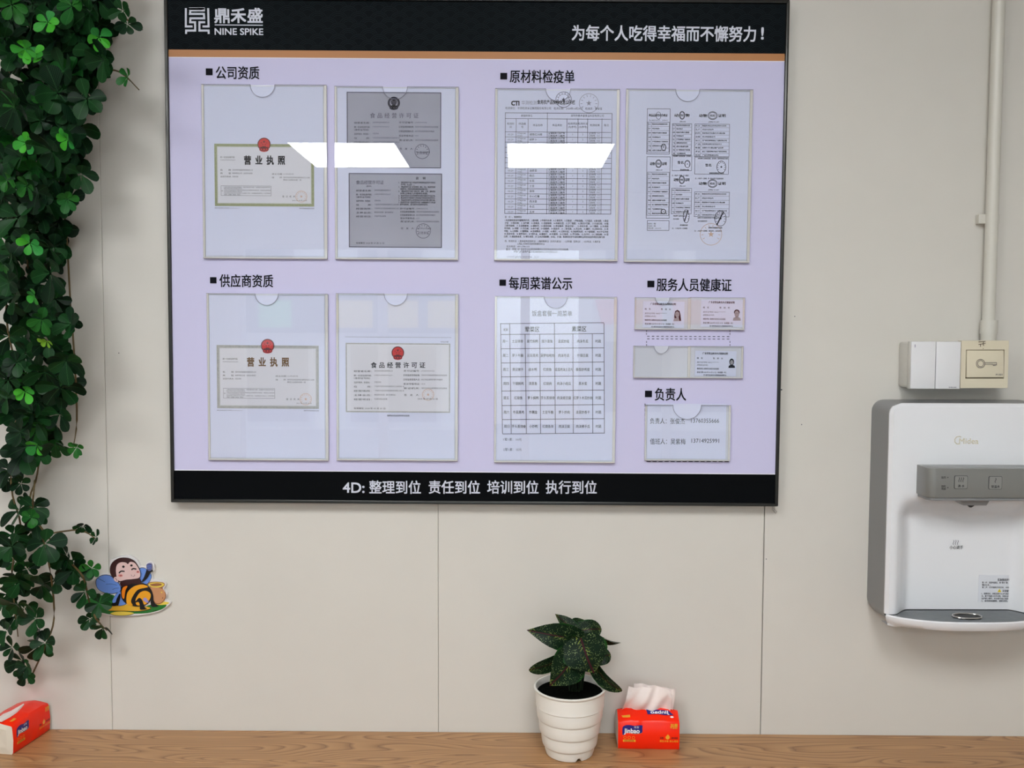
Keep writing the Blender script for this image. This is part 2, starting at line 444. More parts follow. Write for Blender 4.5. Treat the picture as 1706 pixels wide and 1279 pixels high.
class Ink(MB):
    def __init__(s, pl, lift=0.0003):
        super().__init__(); s.pl = pl; s.l = lift

    def poly(s, pts, mt, lift=0):
        """pts in pixels"""
        uv = [s.pl.uv(*p) for p in pts]
        s.add([s.pl.W(u, v, s.l + lift) for u, v in uv], [tuple(range(len(uv)))], mt)

    def rect(s, x0, y0, x1, y1, mt, lift=0):
        u0, v0 = s.pl.uv(x0, y0); u1, v1 = s.pl.uv(x1, y1)
        s.add([s.pl.W(*q, s.l + lift) for q in ((u0, v0), (u1, v0), (u1, v1), (u0, v1))], [(0, 1, 2, 3)], mt)

    def frame(s, x0, y0, x1, y1, t, mt, lift=0):
        u0, v0 = s.pl.uv(x0, y0); u1, v1 = s.pl.uv(x1, y1); t *= s.pl.mpp(x0, y0)
        o = [(u0, v0), (u1, v0), (u1, v1), (u0, v1)]; i = [(u0 + t, v0 - t), (u1 - t, v0 - t), (u1 - t, v1 + t), (u0 + t, v1 + t)]
        s.add([s.pl.W(*q, s.l + lift) for q in o + i], [(k, (k + 1) % 4, 4 + (k + 1) % 4, 4 + k) for k in range(4)], mt)

    def hline(s, x0, x1, y, t, mt, y1=None):
        u0, v0 = s.pl.uv(x0, y); u1, _ = s.pl.uv(x1, y); t *= s.pl.mpp(x0, y) / 2
        s.add([s.pl.W(*q, s.l) for q in ((u0, v0 + t), (u1, v0 + t), (u1, v0 - t), (u0, v0 - t))], [(0, 1, 2, 3)], mt)

    def vline(s, x, y0, y1, t, mt):
        u0, v0 = s.pl.uv(x, y0); _, v1 = s.pl.uv(x, y1); t *= s.pl.mpp(x, y0) / 2
        s.add([s.pl.W(*q, s.l) for q in ((u0 - t, v0), (u0 + t, v0), (u0 + t, v1), (u0 - t, v1))], [(0, 1, 2, 3)], mt)

    def stroke(s, pts, t, mt, lift=0):
        """polyline of width t pixels, square joints"""
        uv = [Vector(s.pl.uv(*p)) for p in pts]; h = t * s.pl.mpp(*pts[0]) / 2
        L, Rr = [], []
        for i, p in enumerate(uv):
            a = (p - uv[i - 1]).normalized() if i else None
            b = (uv[i + 1] - p).normalized() if i < len(uv) - 1 else None
            if a is None: a = b
            if b is None: b = a
            n1 = Vector((-a.y, a.x)); n2 = Vector((-b.y, b.x)); m_ = (n1 + n2)
            m_ = m_.normalized() if m_.length > 1e-6 else n1
            k = h / max(0.4, m_.dot(n1))
            L.append(p + m_ * k); Rr.append(p - m_ * k)
        n = len(uv)
        s.add([s.pl.W(q.x, q.y, s.l + lift) for q in L + Rr], [(i, i + 1, n + i + 1, n + i) for i in range(n - 1)], mt)

    def disc(s, cx, cy, rx, mt, ry=None, n=24, lift=0, a0=0):
        ry = ry or rx
        s.poly([(cx + rx * math.cos(a0 + 2 * math.pi * k / n), cy + ry * math.sin(a0 + 2 * math.pi * k / n)) for k in range(n)], mt, lift)

    def ring(s, cx, cy, rx, t, mt, ry=None, n=28, a=0, b=2 * math.pi, lift=0):
        ry = ry or rx
        full = abs(b - a - 2 * math.pi) < 1e-6
        s.stroke([(cx + rx * math.cos(a + (b - a) * k / n), cy + ry * math.sin(a + (b - a) * k / n)) for k in range(n + 1)], t, mt, lift)

    def star(s, cx, cy, r, mt, lift=0):
        P = [(cx + (r if k % 2 == 0 else r * 0.4) * math.sin(k * math.pi / 5), cy - (r if k % 2 == 0 else r * 0.4) * math.cos(k * math.pi / 5)) for k in range(10)]
        b = [s.pl.W(*s.pl.uv(*p), s.l + lift) for p in P] + [s.pl.W(*s.pl.uv(cx, cy), s.l + lift)]
        s.add(b, [(10, k, (k + 1) % 10) for k in range(10)], mt)

    def text(s, t, x0, cy, h, mt='ink', x1=None, bold=0.0, res=None, align='l', lift=0, ang=0, squash=1):
        """x0..x1 pixel extent (fit) or left/centre anchor, cy centre line, h = em height in px"""
        if res is None: res = 1 if h < 7 else (2 if h < 14 else 4)
        vs, fs = glyphs(t, 0.0, res)
        if not vs: return
        k = h * s.pl.mpp(x0, cy) / 0.93
        xa = min(v[0] for v in vs); xb = max(v[0] for v in vs)
        u0, v0 = s.pl.uv(x0, cy); kx = k * squash
        if x1 is not None:
            u1, _ = s.pl.uv(x1, cy); kx = (u1 - u0) / (xb - xa)
        elif align == 'c': u0 -= kx * (xb - xa) / 2
        elif align == 'r': u0 -= kx * (xb - xa)
        ca, sa = math.cos(ang), math.sin(ang)
        B = bold * k * .8
        offs = [(0, 0)] if bold <= 0 else ([(-B, 0), (B, 0)] if h < 7 else [(-B, -B), (B, -B), (-B, B), (B, B), (0, 0)])
        for n_, (ox, oy) in enumerate(offs):
            out = []
            for x, y in vs:
                a, b = (x - xa) * kx + ox, (y - 0.38) * k + oy
                out.append(s.pl.W(u0 + a * ca - b * sa, v0 + a * sa + b * ca, s.l + lift + n_ * .00001))
            s.add(out, fs, mt)

    def spaced(s, t, x0, x1, cy, h, mt='ink', bold=0.0):
        n = len(t)
        for i, ch in enumerate(t):
            s.text(ch, x0 + (x1 - x0) * i / max(1, n - 1), cy, h, mt, bold=bold, align='c')


def plate(mb, pl, x0, y0, x1, y1, t, mt):
    """slab whose FRONT face is plane pl, thickness t behind it; pixel corners"""
    u0, v0 = pl.uv(x0, y0); u1, v1 = pl.uv(x1, y1)
    P = [(u0, v1), (u1, v1), (u1, v0), (u0, v0)]
    mb.prism([pl.W(u, v, 0) for u, v in P], [pl.W(u, v, -t) for u, v in P], mt)


# ------------------------------------------------------------------ the room
XL, XR, YF, ZT = -2.5, 2.7, -5.6, CAM.z + 1.05
tag(bpy.data.objects.new('wall_back', None), kind='structure')
wb = bpy.data.objects['wall_back']; C.objects.link(wb); XF['wall_back'] = ID
m_ = MB(); m_.box(ID, XL - 0.1, XR + 0.1, 0.004, 0.12, 0, ZT, 'gap'); m_.build('joint_backing', wb)
s1, s2, s3 = at(178, 780).x, at(730.2, 1030).x, at(1270.5, 1030).x
seams = [XL, s1 - 2 * (s2 - s1), s1 - (s2 - s1), s1, s2, s3, s3 + (s2 - s1), s3 + 2 * (s2 - s1), XR]
gaps = [0, .0004, .0004, .0003, .0003, .0008, .0004, .0004, 0]
for i in range(len(seams) - 1):
    if seams[i + 1] - seams[i] < 0.02: continue
    m_ = MB(); m_.box(ID, seams[i] + gaps[i], seams[i + 1] - gaps[i + 1], 0, 0.0055, 0, ZT, 'wall'); m_.build('wall_panel', wb, bevel=0.0006, seg=1)
ik = Ink(Plane(1302, 649, 0.0), 0.0002)
for x_, y_, r_ in ((1302, 649, 1.3), (1335.5, 707, .9), (1276.5, 931, .9), (198, 588, .9), (1324, 527, .9), (39 + 1, 0, .1)):
    ik.disc(x_, y_, r_, 'ink2', n=8)
ik.build('wall_speck', wb, kind='stuff', label='tiny dark specks on the white wall panels')
ik = Ink(Plane(1289, 850, 0.0), 0.0006)
ik.stroke([(1288, 843), (1286, 848), (1292, 855), (1294, 852), (1288, 846)], 0.8, 'gap'); ik.stroke([(1290, 845), (1289, 850), (1291, 853)], .6, 'gap')
ik.build('glue_remnant', wb, label='wrinkled glue remnant under the board corner')


def struct(name, x0, x1, y0, y1, z0, z1, mt):
    q = MB(); q.box(ID, x0, x1, y0, y1, z0, z1, mt); return tag(q.build(name), kind='structure')


struct('floor', XL - .1, XR + .1, YF - .1, .12, -.1, 0, 'floor')
struct('ceiling', XL - .1, XR + .1, YF - .1, .12, ZT, ZT + .1, 'ceiling')
struct('wall_left', XL - .1, XL, YF, 0, 0, ZT, 'plain_wall')
struct('wall_right', XR, XR + .1, YF, 0, 0, ZT, 'plain_wall')
WX0, WX1, WZ0, WZ1 = -2.1, 2.3, 0.35, 2.12
q = MB()
q.box(ID, XL - .1, WX0, YF - .1, YF, 0, ZT, 'plain_wall'); q.box(ID, WX1, XR + .1, YF - .1, YF, 0, ZT, 'plain_wall')
q.box(ID, WX0, WX1, YF - .1, YF, 0, WZ0, 'plain_wall'); q.box(ID, WX0, WX1, YF - .1, YF, WZ1, ZT, 'plain_wall')
tag(q.build('wall_front'), kind='structure')
win = bpy.data.objects.new('window_1', None); C.objects.link(win); win['kind'] = 'structure'; XF['window_1'] = ID
nW = 4
for i in range(nW):
    a, b = WX0 + (WX1 - WX0) * i / nW, WX0 + (WX1 - WX0) * (i + 1) / nW
    q = MB()
    for x0, x1, z0, z1 in ((a, a + .035, WZ0, WZ1), (b - .035, b, WZ0, WZ1), (a + .035, b - .035, WZ0, WZ0 + .035), (a + .035, b - .035, WZ1 - .035, WZ1)):
        q.box(ID, x0, x1, YF - .07, YF - .02, z0, z1, 'alu')
    fr = q.build('window_frame', win)
    q = MB(); q.box(ID, a + .035, b - .035, YF - .05, YF - .046, WZ0 + .035, WZ1 - .035, 'glass'); q.build('pane', fr)

# the shop across the street, seen through the window and in the acrylic reflections
YB = -13.0
sh = thing('shop_building', 'low pale shop with a dark sign board across the street', 'building', (-4.8, YB, -.1))
q = MB(); q.box(ID, -9, -.7, YB - 3, YB, -.1, 3.3, 'facade'); q.build('wall', sh)
q = MB(); q.box(ID, -9.1, -.6, YB - 3.1, YB + .15, 3.3, 3.42, 'alu'); q.build('roof_edge', sh)
for i_ in range(4):
    x_ = -8.6 + i_ * 2.0
    q = MB(); q.box(ID, x_, x_ + 1.5, YB, YB + .05, -.05, 1.3, 'alu'); wf = q.build('window', sh)
    q = MB(); q.box(ID, x_ + .08, x_ + 1.42, YB + .05, YB + .07, .03, 1.22, 'darkpane'); q.build('pane', wf)
    q = MB(); q.box(ID, x_ + .2, x_ + 1.2, YB, YB + .05, 2.35, 3.0, 'darkpane'); q.build('upper_window', sh)
q = MB(); q.box(ID, -4.6, -.75, YB + .02, YB + .2, 1.42, 2.0, 'darkpane'); sb = q.build('sign_board', sh)
for x_, w_, m_n in ((-3.9, .5, 'green_sign'), (-2.7, .55, 'signboard'), (-1.95, .5, 'signboard'), (-1.3, .45, 'signboard')):
    q = MB(); q.box(ID, x_, x_ + w_, YB + .2, YB + .22, 1.5, 1.92, m_n); q.build('sign_panel', sb)
bl = thing('apartment_block', 'tall pale block standing beyond the low shop across the street', 'building', (5.2, YB, -.1))
q = MB(); q.box(ID, 1.25, 9, YB - 3, YB, -.1, 6.5, 'facade'); q.build('wall', bl)
for i_ in range(5):
    for k_ in range(3):
        x_ = 1.45 + i_ * 1.4; z_ = .2 + k_ * 1.9
        q = MB(); q.box(ID, x_, x_ + .9, YB, YB + .04, z_, z_ + 1.1, 'darkpane'); q.build('window', bl)
q = MB(); q.prism([(1.3, YB, 1.95), (8, YB, 1.95), (8, YB + 1.0, 1.6), (1.3, YB + 1.0, 1.6)], [(1.3, YB, 1.91), (8, YB, 1.91), (8, YB + 1.0, 1.56), (1.3, YB + 1.0, 1.56)], 'awning'); q.build('awning', bl)
q = MB(); q.box(ID, -12, 12, YB - 1, YF - .1, -.14, -.1, 'asphalt'); tag(q.build('street'), kind='structure')

# ceiling light panels
cols = ((-0.96), (0.27))
for j, yy in enumerate((-4.08, -1.75)):
    for i, xx in enumerate(cols):
        t = thing('ceiling_light', ('square white LED panel, %s of the %s pair in the ceiling' % (('left', 'right')[i], ('farther', 'nearer')[j])), 'light', (xx, yy, ZT), group='LED panels in the ceiling')
        q = MB(); q.box(ID, xx - .30, xx + .30, yy - .4, yy + .4, ZT - .006, ZT - .004, 'light'); q.build('diffuser', t)
        q = MB()
        for x0, x1, y0, y1 in ((-.32, .32, -.42, -.4), (-.32, .32, .4, .42), (-.32, -.3, -.4, .4), (.3, .32, -.4, .4)):
            q.box(ID, xx + x0, xx + x1, yy + y0, yy + y1, ZT - .01, ZT, 'alu')
        q.build('frame', t)

# ------------------------------------------------------------------ wooden worktop
CT = 0.0042                                   # the worktop drops a little to the right
ct_o = (0, 0, COUNTER_Z)
ct = thing('worktop', 'long oak grained worktop running along the white panel wall', 'worktop', (0, -0.001, COUNTER_Z), (0, CT, 0))
ctm = XF[ct.name]


def cz(x): return COUNTER_Z - math.tan(CT) * x


yj = -onz(400, 1269.7, cz(-.4)).y
edges = [0, yj, yj + .12, yj + .24, yj + .36, yj + .45]
for i in range(5):
    q = MB(); q.box(ctm, XL + .02, XR - .03, -edges[i + 1] + .0008, -edges[i] - .0002, -.035, 0, 'wood')
    q.build('plank', ct, bevel=0.0006, seg=1)
q = MB(); q.box(ctm, XL + .02, XR - .03, -edges[-1] + .03, -edges[-1] + .05, -.12, -.035, 'wood'); q.build('apron', ct)
for x_ in (-2.3, -.8, .9, 2.5):
    q = MB(); q.box(ID, x_ - .03, x_ + .03, -edges[-1] + .05, -edges[-1] + .11, 0, cz(x_) - .033, 'wood'); q.build('leg', ct)

# ------------------------------------------------------------------ notice board
BT = 0.0036
BD = 0.020
bp = Plane(791, 420, BD, BT)                 # print surface
board = thing('notice_board', 'large framed notice board with black header and lavender field', 'notice board', tuple(bp.o + Vector((0, BD, 0))), (0, BT, 0))
uL = (bp.uv(272, 30)[0] + bp.uv(288.2, 836)[0]) / 2; uR = (bp.uv(1316, 30)[0] + bp.uv(1294.2, 836)[0]) / 2
vB = (bp.uv(288.2, 837)[1] + bp.uv(1294, 842)[1]) / 2; vT = bp.uv(791, -3)[1]
vOr0 = (bp.uv(280, 82)[1] + bp.uv(1308, 90)[1]) / 2; vOr1 = (bp.uv(280, 94)[1] + bp.uv(1308, 102.5)[1]) / 2
vFt = (bp.uv(294, 783.8)[1] + bp.uv(1291, 789.8)[1]) / 2
FW = .0058


def slab(pl, u0, u1, v0, v1, l0, l1, mt, mb=None):
    mb = mb or MB()
    P = [(u0, v0), (u1, v0), (u1, v1), (u0, v1)]
    mb.prism([pl.W(u, v, l1) for u, v in P], [pl.W(u, v, l0) for u, v in P], mt)
    return mb


slab(bp, uL + .003, uR - .003, vB + .003, vT - .003, -BD + .0005, 0, 'lavender').build('printed_panel', board)
slab(bp, uL + .004, uR - .004, vOr0, vT - .004, 0, .0003, 'header').build('black_header', board)
slab(bp, uL + .004, uR - .004, vOr1, vOr0, 0, .0003, 'orange').build('orange_band', board)
slab(bp, uL + .004, uR - .004, vOr1 - .0012, vOr1, 0, .0003, 'white_line').build('white_band', board)
slab(bp, uL + .004, uR - .004, vB + .004, vFt, 0, .0003, 'footer').build('black_footer', board)
slab(bp, uL + .004, uR - .004, vFt, vFt + .0015, 0, .0003, 'white_line').build('white_band', board)
for nm, P0 in (('left', [(uL, vB), (uL + FW, vB + FW), (uL + FW, vT - FW), (uL, vT)]), ('right', [(uR, vT), (uR - FW, vT - FW), (uR - FW, vB + FW), (uR, vB)]),
               ('b', [(uL, vB), (uR, vB), (uR - FW, vB + FW), (uL + FW, vB + FW)]), ('t', [(uL, vT), (uL + FW, vT - FW), (uR - FW, vT - FW), (uR, vT)])):
    q = MB(); q.prism([bp.W(u, v, .004) for u, v in P0], [bp.W(u, v, -BD + .0002) for u, v in P0], 'frame'); q.build('frame_rail', board, bevel=.0011, seg=2, smooth=True)

# wave pattern of the header: overlapping scales of concentric arcs
q = MB(); mi = 'arc'
Wd = bp.mpp(791, 50) * 34; rw = Wd * .27; RR = Wd * .5
hv0, hv1 = vOr0, vT - .006
rows = []
k = 0
vv = hv0 - RR
while vv < hv1:
    rows.append((vv, (k % 2) * Wd / 2)); k += 1; vv += rw
ncol = int((uR - uL) / Wd) + 3
cents = [[(uL + (c - 1) * Wd + off, v) for c in range(ncol)] for v, off in rows]
for ri, row in enumerate(cents):
    lower = [c for rr in cents[max(0, ri - 3):ri] for c in rr]
    for (cu, cv) in row:
        near = [c for c in lower if abs(c[0] - cu) < 2 * RR]
        for fr_ in (.97, .80, .62):
            prev = None
            for a in range(0, 19):
                th = math.pi * a / 18
                p = (cu + RR * fr_ * math.cos(th), cv + RR * fr_ * math.sin(th))
                ok = uL + FW < p[0] < uR - FW and hv0 < p[1] < hv1 and not any((p[0] - c[0]) ** 2 + (p[1] - c[1]) ** 2 < (RR) ** 2 for c in near)
                if ok and prev:
                    w_ = .00022
                    t0, t1 = prev[1], th
                    q.quad(*[bp.W(cu + (RR * fr_ + d_) * math.cos(t_), cv + (RR * fr_ + d_) * math.sin(t_), .0005) for t_, d_ in ((t0, -w_), (t0, w_), (t1, w_), (t1, -w_))], mi)
                prev = (p, th) if ok else None
q.build('wave_pattern', board, kind='stuff')

# logo: maze-like mark, name and line
ik = Ink(bp, .0007)
LX = lambda x: 260 + x / 8.53
LY = lambda y: y / 8.53
for pts in ([(425, 118), (425, 378), (520, 378)], [(742, 118), (748, 378), (662, 378)],
            [(470, 128), (682, 128), (682, 150), (490, 150), (484, 200), (682, 200), (686, 262), (490, 262), (486, 318), (556, 318), (558, 436), (430, 436), (428, 484)],
            [(700, 318), (618, 318), (618, 436), (748, 436), (750, 484)], [(470, 122), (690, 122)]):
    ik.stroke([(LX(a), LY(b)) for a, b in pts], 3.3, 'logo')
ik.build('logo_mark', board)
ik = Ink(bp, .0007)
for i, ch in enumerate('鼎禾盛'):
    ik.text(ch, 357.6 + i * 27.6, 26, 24, 'logo', x1=357.6 + i * 27.6 + 24.5, bold=.03, res=4)
ik.hline(358, 438, 41.7, 1.5, 'logo')
ik.text('NINE SPIKE', 358, 52, 14.0, 'logo', x1=438.5, bold=.022, res=4)
ik.build('company_name', board)
ik = Ink(bp, .0007); ik.text('为每个人吃得幸福而不懈努力', 953, 54.8, 25, 'logo', x1=1259, bold=.02, res=4); ik.text('!', 1268.5, 54.8, 25, 'logo', bold=.03, res=4, lift=0); ik.build('slogan', board)


def heading(sx0, sy0, sx1, sy1, s, x0, x1, cy, h=21):
    ik = Ink(bp, .0007); ik.rect(sx0, sy0, sx1, sy1, 'ink'); ik.text(s, x0, cy, h, 'ink', x1=x1, bold=.016, res=4); ik.build('heading', board)


heading(343, 114, 354.5, 125.5, '公司资质', 360, 432, 121)
heading(833.5, 121.5, 845, 132.5, '原材料检疫单', 849.5, 957, 127.3)
heading(350, 461.5, 361, 472, '供应商资质', 366, 455, 467.5)
heading(832, 465.5, 843, 476, '每周菜谱公示', 848, 953, 471.5)
heading(1078.5, 467.5, 1090, 478.5, '服务人员健康证', 1094, 1218.5, 474)
heading(1074.5, 650.5, 1086, 661.5, '负责人', 1091, 1143, 656.5)
ik = Ink(bp, .0007)
ik.text('4D:', 571.5, 811, 22.5, 'logo', x1=607, bold=.02, res=4)
for s_, a, b in (('整理到位', 615.5, 701), ('责任到位', 714.5, 799.5), ('培训到位', 812, 897), ('执行到位', 909.5, 994)):
    ik.text(s_, a, 811, 22, 'logo', x1=b, bold=.016, res=4)
ik.build('footer_slogan', board)
ik = Ink(bp, .0007)
for yy in (560.0, 564.2):
    x = 1078
    while x < 1215:
        ik.hline(x, x + 4.2, yy + (x - 1078) * .004, 1.0, 'ink2'); x += 7.8
for xx in (1077, 1216):
    for yy in (550, 554.5, 568, 573):
        ik.vline(xx, yy, yy + 3, 1.0, 'ink2')
ik.build('dashed_outline', board)
ik = Ink(bp, .0007)
y = 672
while y < 766: ik.vline(1074.6, y, y + 5, 1.2, 'ink'); y += 8
x = 1077
while x < 1214: ik.hline(x, x + 7, 768.6, 1.2, 'ink'); x += 10
ik.build('dashed_outline', board)

# ------------------------------------------------------------------ acrylic holders, sheets and print
HB, HT = .0008, .0062      # back of holder above the print, front face above the print


def holder(label, x0, y0, x1, y1, notch=None, nr=20, group='clear acrylic document holders on the board', name='document_holder', er=4.5):
    pl = Plane((x0 + x1) / 2, (y0 + y1) / 2, BD + HT, BT)
    u0, v0 = pl.uv(x0, y0); u1, v1 = pl.uv(x1, y1)
    t = thing(name, label, 'holder', tuple(pl.o + Vector((0, HT - HB, 0))), (0, BT, 0), group)
    e_ = er * .00104
    slab(pl, u0, u1, v1, v0, -(HT - HB), -(HT - HB) + .0016, 'backsheet').build('back_sheet', t, bevel=.0003, seg=1)
    # side rails and folded base
    q = slab(pl, u0, u0 + e_ * .7, v1 + e_ * .5, v0, -.0039, -.0016, 'edge'); q.build('side_rail', t, bevel=.0004, seg=1)
    q = slab(pl, u1 - e_, u1, v1 + e_ * .5, v0, -.0039, -.0016, 'edge'); q.build('side_rail', t, bevel=.0004, seg=1)
    slab(pl, u0, u1, v1, v1 + e_ * .45, -.0039, .0004, 'edge').build('folded_base', t, bevel=.0005, seg=1)
    # front sheet with its thumb notch
    P = [(u0, v1 + e_ * .45), (u1, v1 + e_ * .45), (u1, v0)]
    if notch:
        cu, _ = pl.uv(notch, y0); r_ = nr * .00104
        for k in range(17):
            a = math.pi * k / 16
            P.append((cu + r_ * math.cos(a), v0 - r_ * math.sin(a)))
    P.append((u0, v0))
    mb = MB(); mb.prism([pl.W(u, v, 0) for u, v in P], [pl.W(u, v, -.0014) for u, v in P], 'clear')
    mb.build('front_sheet', t)
    # polished outline of the front sheet
    mb = MB(); P2 = P[2:]
    for a, b in zip(P2[:-1], P2[1:]):
        d_ = Vector((b[0] - a[0], b[1] - a[1])).normalized(); n_ = Vector((-d_.y, d_.x)) * .0003
        mb.prism([pl.W(a[0] - n_.x, a[1] - n_.y, .0001), pl.W(b[0] - n_.x, b[1] - n_.y, .0001), pl.W(b[0] + n_.x, b[1] + n_.y, .0001), pl.W(a[0] + n_.x, a[1] + n_.y, .0001)],
                 [pl.W(a[0] - n_.x, a[1] - n_.y, -.0013), pl.W(b[0] - n_.x, b[1] - n_.y, -.0013), pl.W(b[0] + n_.x, b[1] + n_.y, -.0013), pl.W(a[0] + n_.x, a[1] + n_.y, -.0013)], 'ink3')
    mb.build('sheet_edge', t)
    return t


def sheet(name, label, cat, x0, y0, x1, y1, mt='paper', rot=None, group=None, drop=0):
    pl = Plane((x0 + x1) / 2, (y0 + y1) / 2, BD + .0034 + drop, BT if rot is None else rot)
    t = thing(name, label, cat, tuple(pl.o), (0, pl.rot, 0), group)
    mb = MB(); plate(mb, pl, x0, y0, x1, y1, .0003, mt); mb.build('paper', t)
    return t, Ink(pl, .0002)


def emblem(ik, cx, cy, r, red=True, dark='darkred'):
    a, b = ('red', dark) if red else ('ink2', 'ink')
    ik.disc(cx, cy + r * .78, r * .72, a, r * .38, lift=.00005)
    ik.disc(cx, cy, r, b, r * 1.0)
    ik.disc(cx, cy, r * .86, a, lift=.0001)
    if not red: ik.disc(cx, cy, r * .62, 'scan', lift=.00015); ik.disc(cx, cy - r * .1, r * .5, 'ink2', lift=.0002)
    ik.star(cx, cy - r * .38, r * .24, b, .00025)
    for dx, dy in ((-.42, -.22), (.42, -.22), (-.2, .02), (.2, .02)): ik.star(cx + dx * r, cy + dy * r, r * .12, b, .00025)
    ik.rect(cx - r * .28, cy + r * .3, cx + r * .28, cy + r * .42, b, .00025); ik.rect(cx - r * .6, cy + r * .42, cx + r * .6, cy + r * .58, b, .00025)
    ik.ring(cx, cy + r * .8, r * .22, r * .12, b, n=10, lift=.00025); ik.ring(cx - r * .4, cy + r * .78, r * .2, r * .1, b, n=10, lift=.00025); ik.ring(cx + r * .4, cy + r * .78, r * .2, r * .1, b, n=10, lift=.00025)


def seal(ik, cx, cy, r, m_='seal', txt=None, star=True, ry=None):
    ik.ring(cx, cy, r, .8, m_, ry=ry)
    if star: ik.star(cx, cy, r * .3, m_)
    n = 10
    for k in range(n):
        a = math.radians(-210 + 240 * k / (n - 1))
        c_, s_ = math.cos(a), math.sin(a); ry_ = ry or r
        ik.stroke([(cx + c_ * r * .68, cy + s_ * ry_ * .68), (cx + c_ * r * .88, cy + s_ * ry_ * .88)], .8, m_)


def business_license(ik, x0, y0, x1, y1, title_m, border):
    s = (x1 - x0) / 166.5
    X = lambda a: x0 + (a - 357) * s
    Y = lambda a: y0 + (a - 239) * s
    ik.rect(x0, y0, x1, y1, 'cert'); ik.l += .0001
    ik.frame(x0, y0, x1, y1, 4.2, border); ik.frame(x0 + 4.6, y0 + 4.6, x1 - 4.6, y1 - 4.6, .5, border)
    emblem(ik, X(440), Y(240), 11 * s)
    for i, ch in enumerate('营业执照'):
        ik.text(ch, X(412.5 + 18.8 * i), Y(266.5), 14.5 * s, title_m, bold=.035, align='c', squash=.8)
    ik.text('统一社会信用代码', X(367), Y(261.5), 3.2, 'ink', x1=X(391)); ik.text('91440300MA5DA7Q62U', X(367), Y(266), 2.3, 'ink2', x1=X(392))
    for yy, a, b in ((282.8, '名　　称', '深圳市鼎禾盛餐饮管理有限公司'), (288.3, '类　　型', '有限责任公司（自然人独资）'), (293.8, '法定代表人', '见登记系统')):
        ik.text(a, X(367), Y(yy), 2.9, 'ink', x1=X(385)); ik.text(b, X(387), Y(yy), 2.7, 'ink2', x1=X(421 if len(b) > 12 else (419 if len(b) > 8 else 397)))
    ik.text('成立日期', X(453), Y(289.5), 2.7, 'ink', x1=X(470)); ik.text('2016年04月07日', X(472), Y(289.5), 2.4, 'ink2', x1=X(489))
    ik.text('住　　所', X(453), Y(295.3), 2.7, 'ink', x1=X(470)); ik.text('深圳市宝安区航城街道黄田社区工业城', X(472), Y(295.3), 2.6, 'ink2', x1=X(516)); ik.text('黄田工业园综合楼一层', X(472), Y(299.3), 2.6, 'ink2', x1=X(502))
    ik.frame(X(368), Y(309), X(452), Y(326), .4, 'ink2'); ik.text('重要提示', X(369.5), Y(317.5), 2.2, 'ink', x1=X(371.5))
    for i, b in enumerate(('1.商事主体的经营范围由章程确定，经营范围中属于法律、法规规定应当经批准的项目，', '取得许可审批文件后方可开展相关经营活动。', '2.商事主体经营范围和许可审批项目等有关企业信用事项及年报信息，请登录企业信用信息', '公示系统或者商事登记簿查询。', '3.各类商事主体每年须于成立周年之日起两个月内，向商事登记机关提交上一自然年度的', '年度报告。')):
        ik.text(b, X(373), Y(311.3 + 2.5 * i), 1.9, 'ink2', x1=X(451 if i % 2 == 0 else 404))
    ik.spaced('登记机关', X(472), X(490), Y(327), 3.2, 'ink'); seal(ik, X(502), Y(327), 9.3 * s)
    ik.text('2016 年 04 月 07 日', X(487), Y(333.5), 2.4, 'ink', x1=X(511))
    ik.text('国家企业信用信息公示系统网址 http://www.gsxt.gov.cn', x0 + 1, y1 + 2.2, 1.8, 'ink2', x1=X(399)); ik.text('国家市场监督管理总局监制', X(499), y1 + 2.9, 2.0, 'ink2', x1=x1)


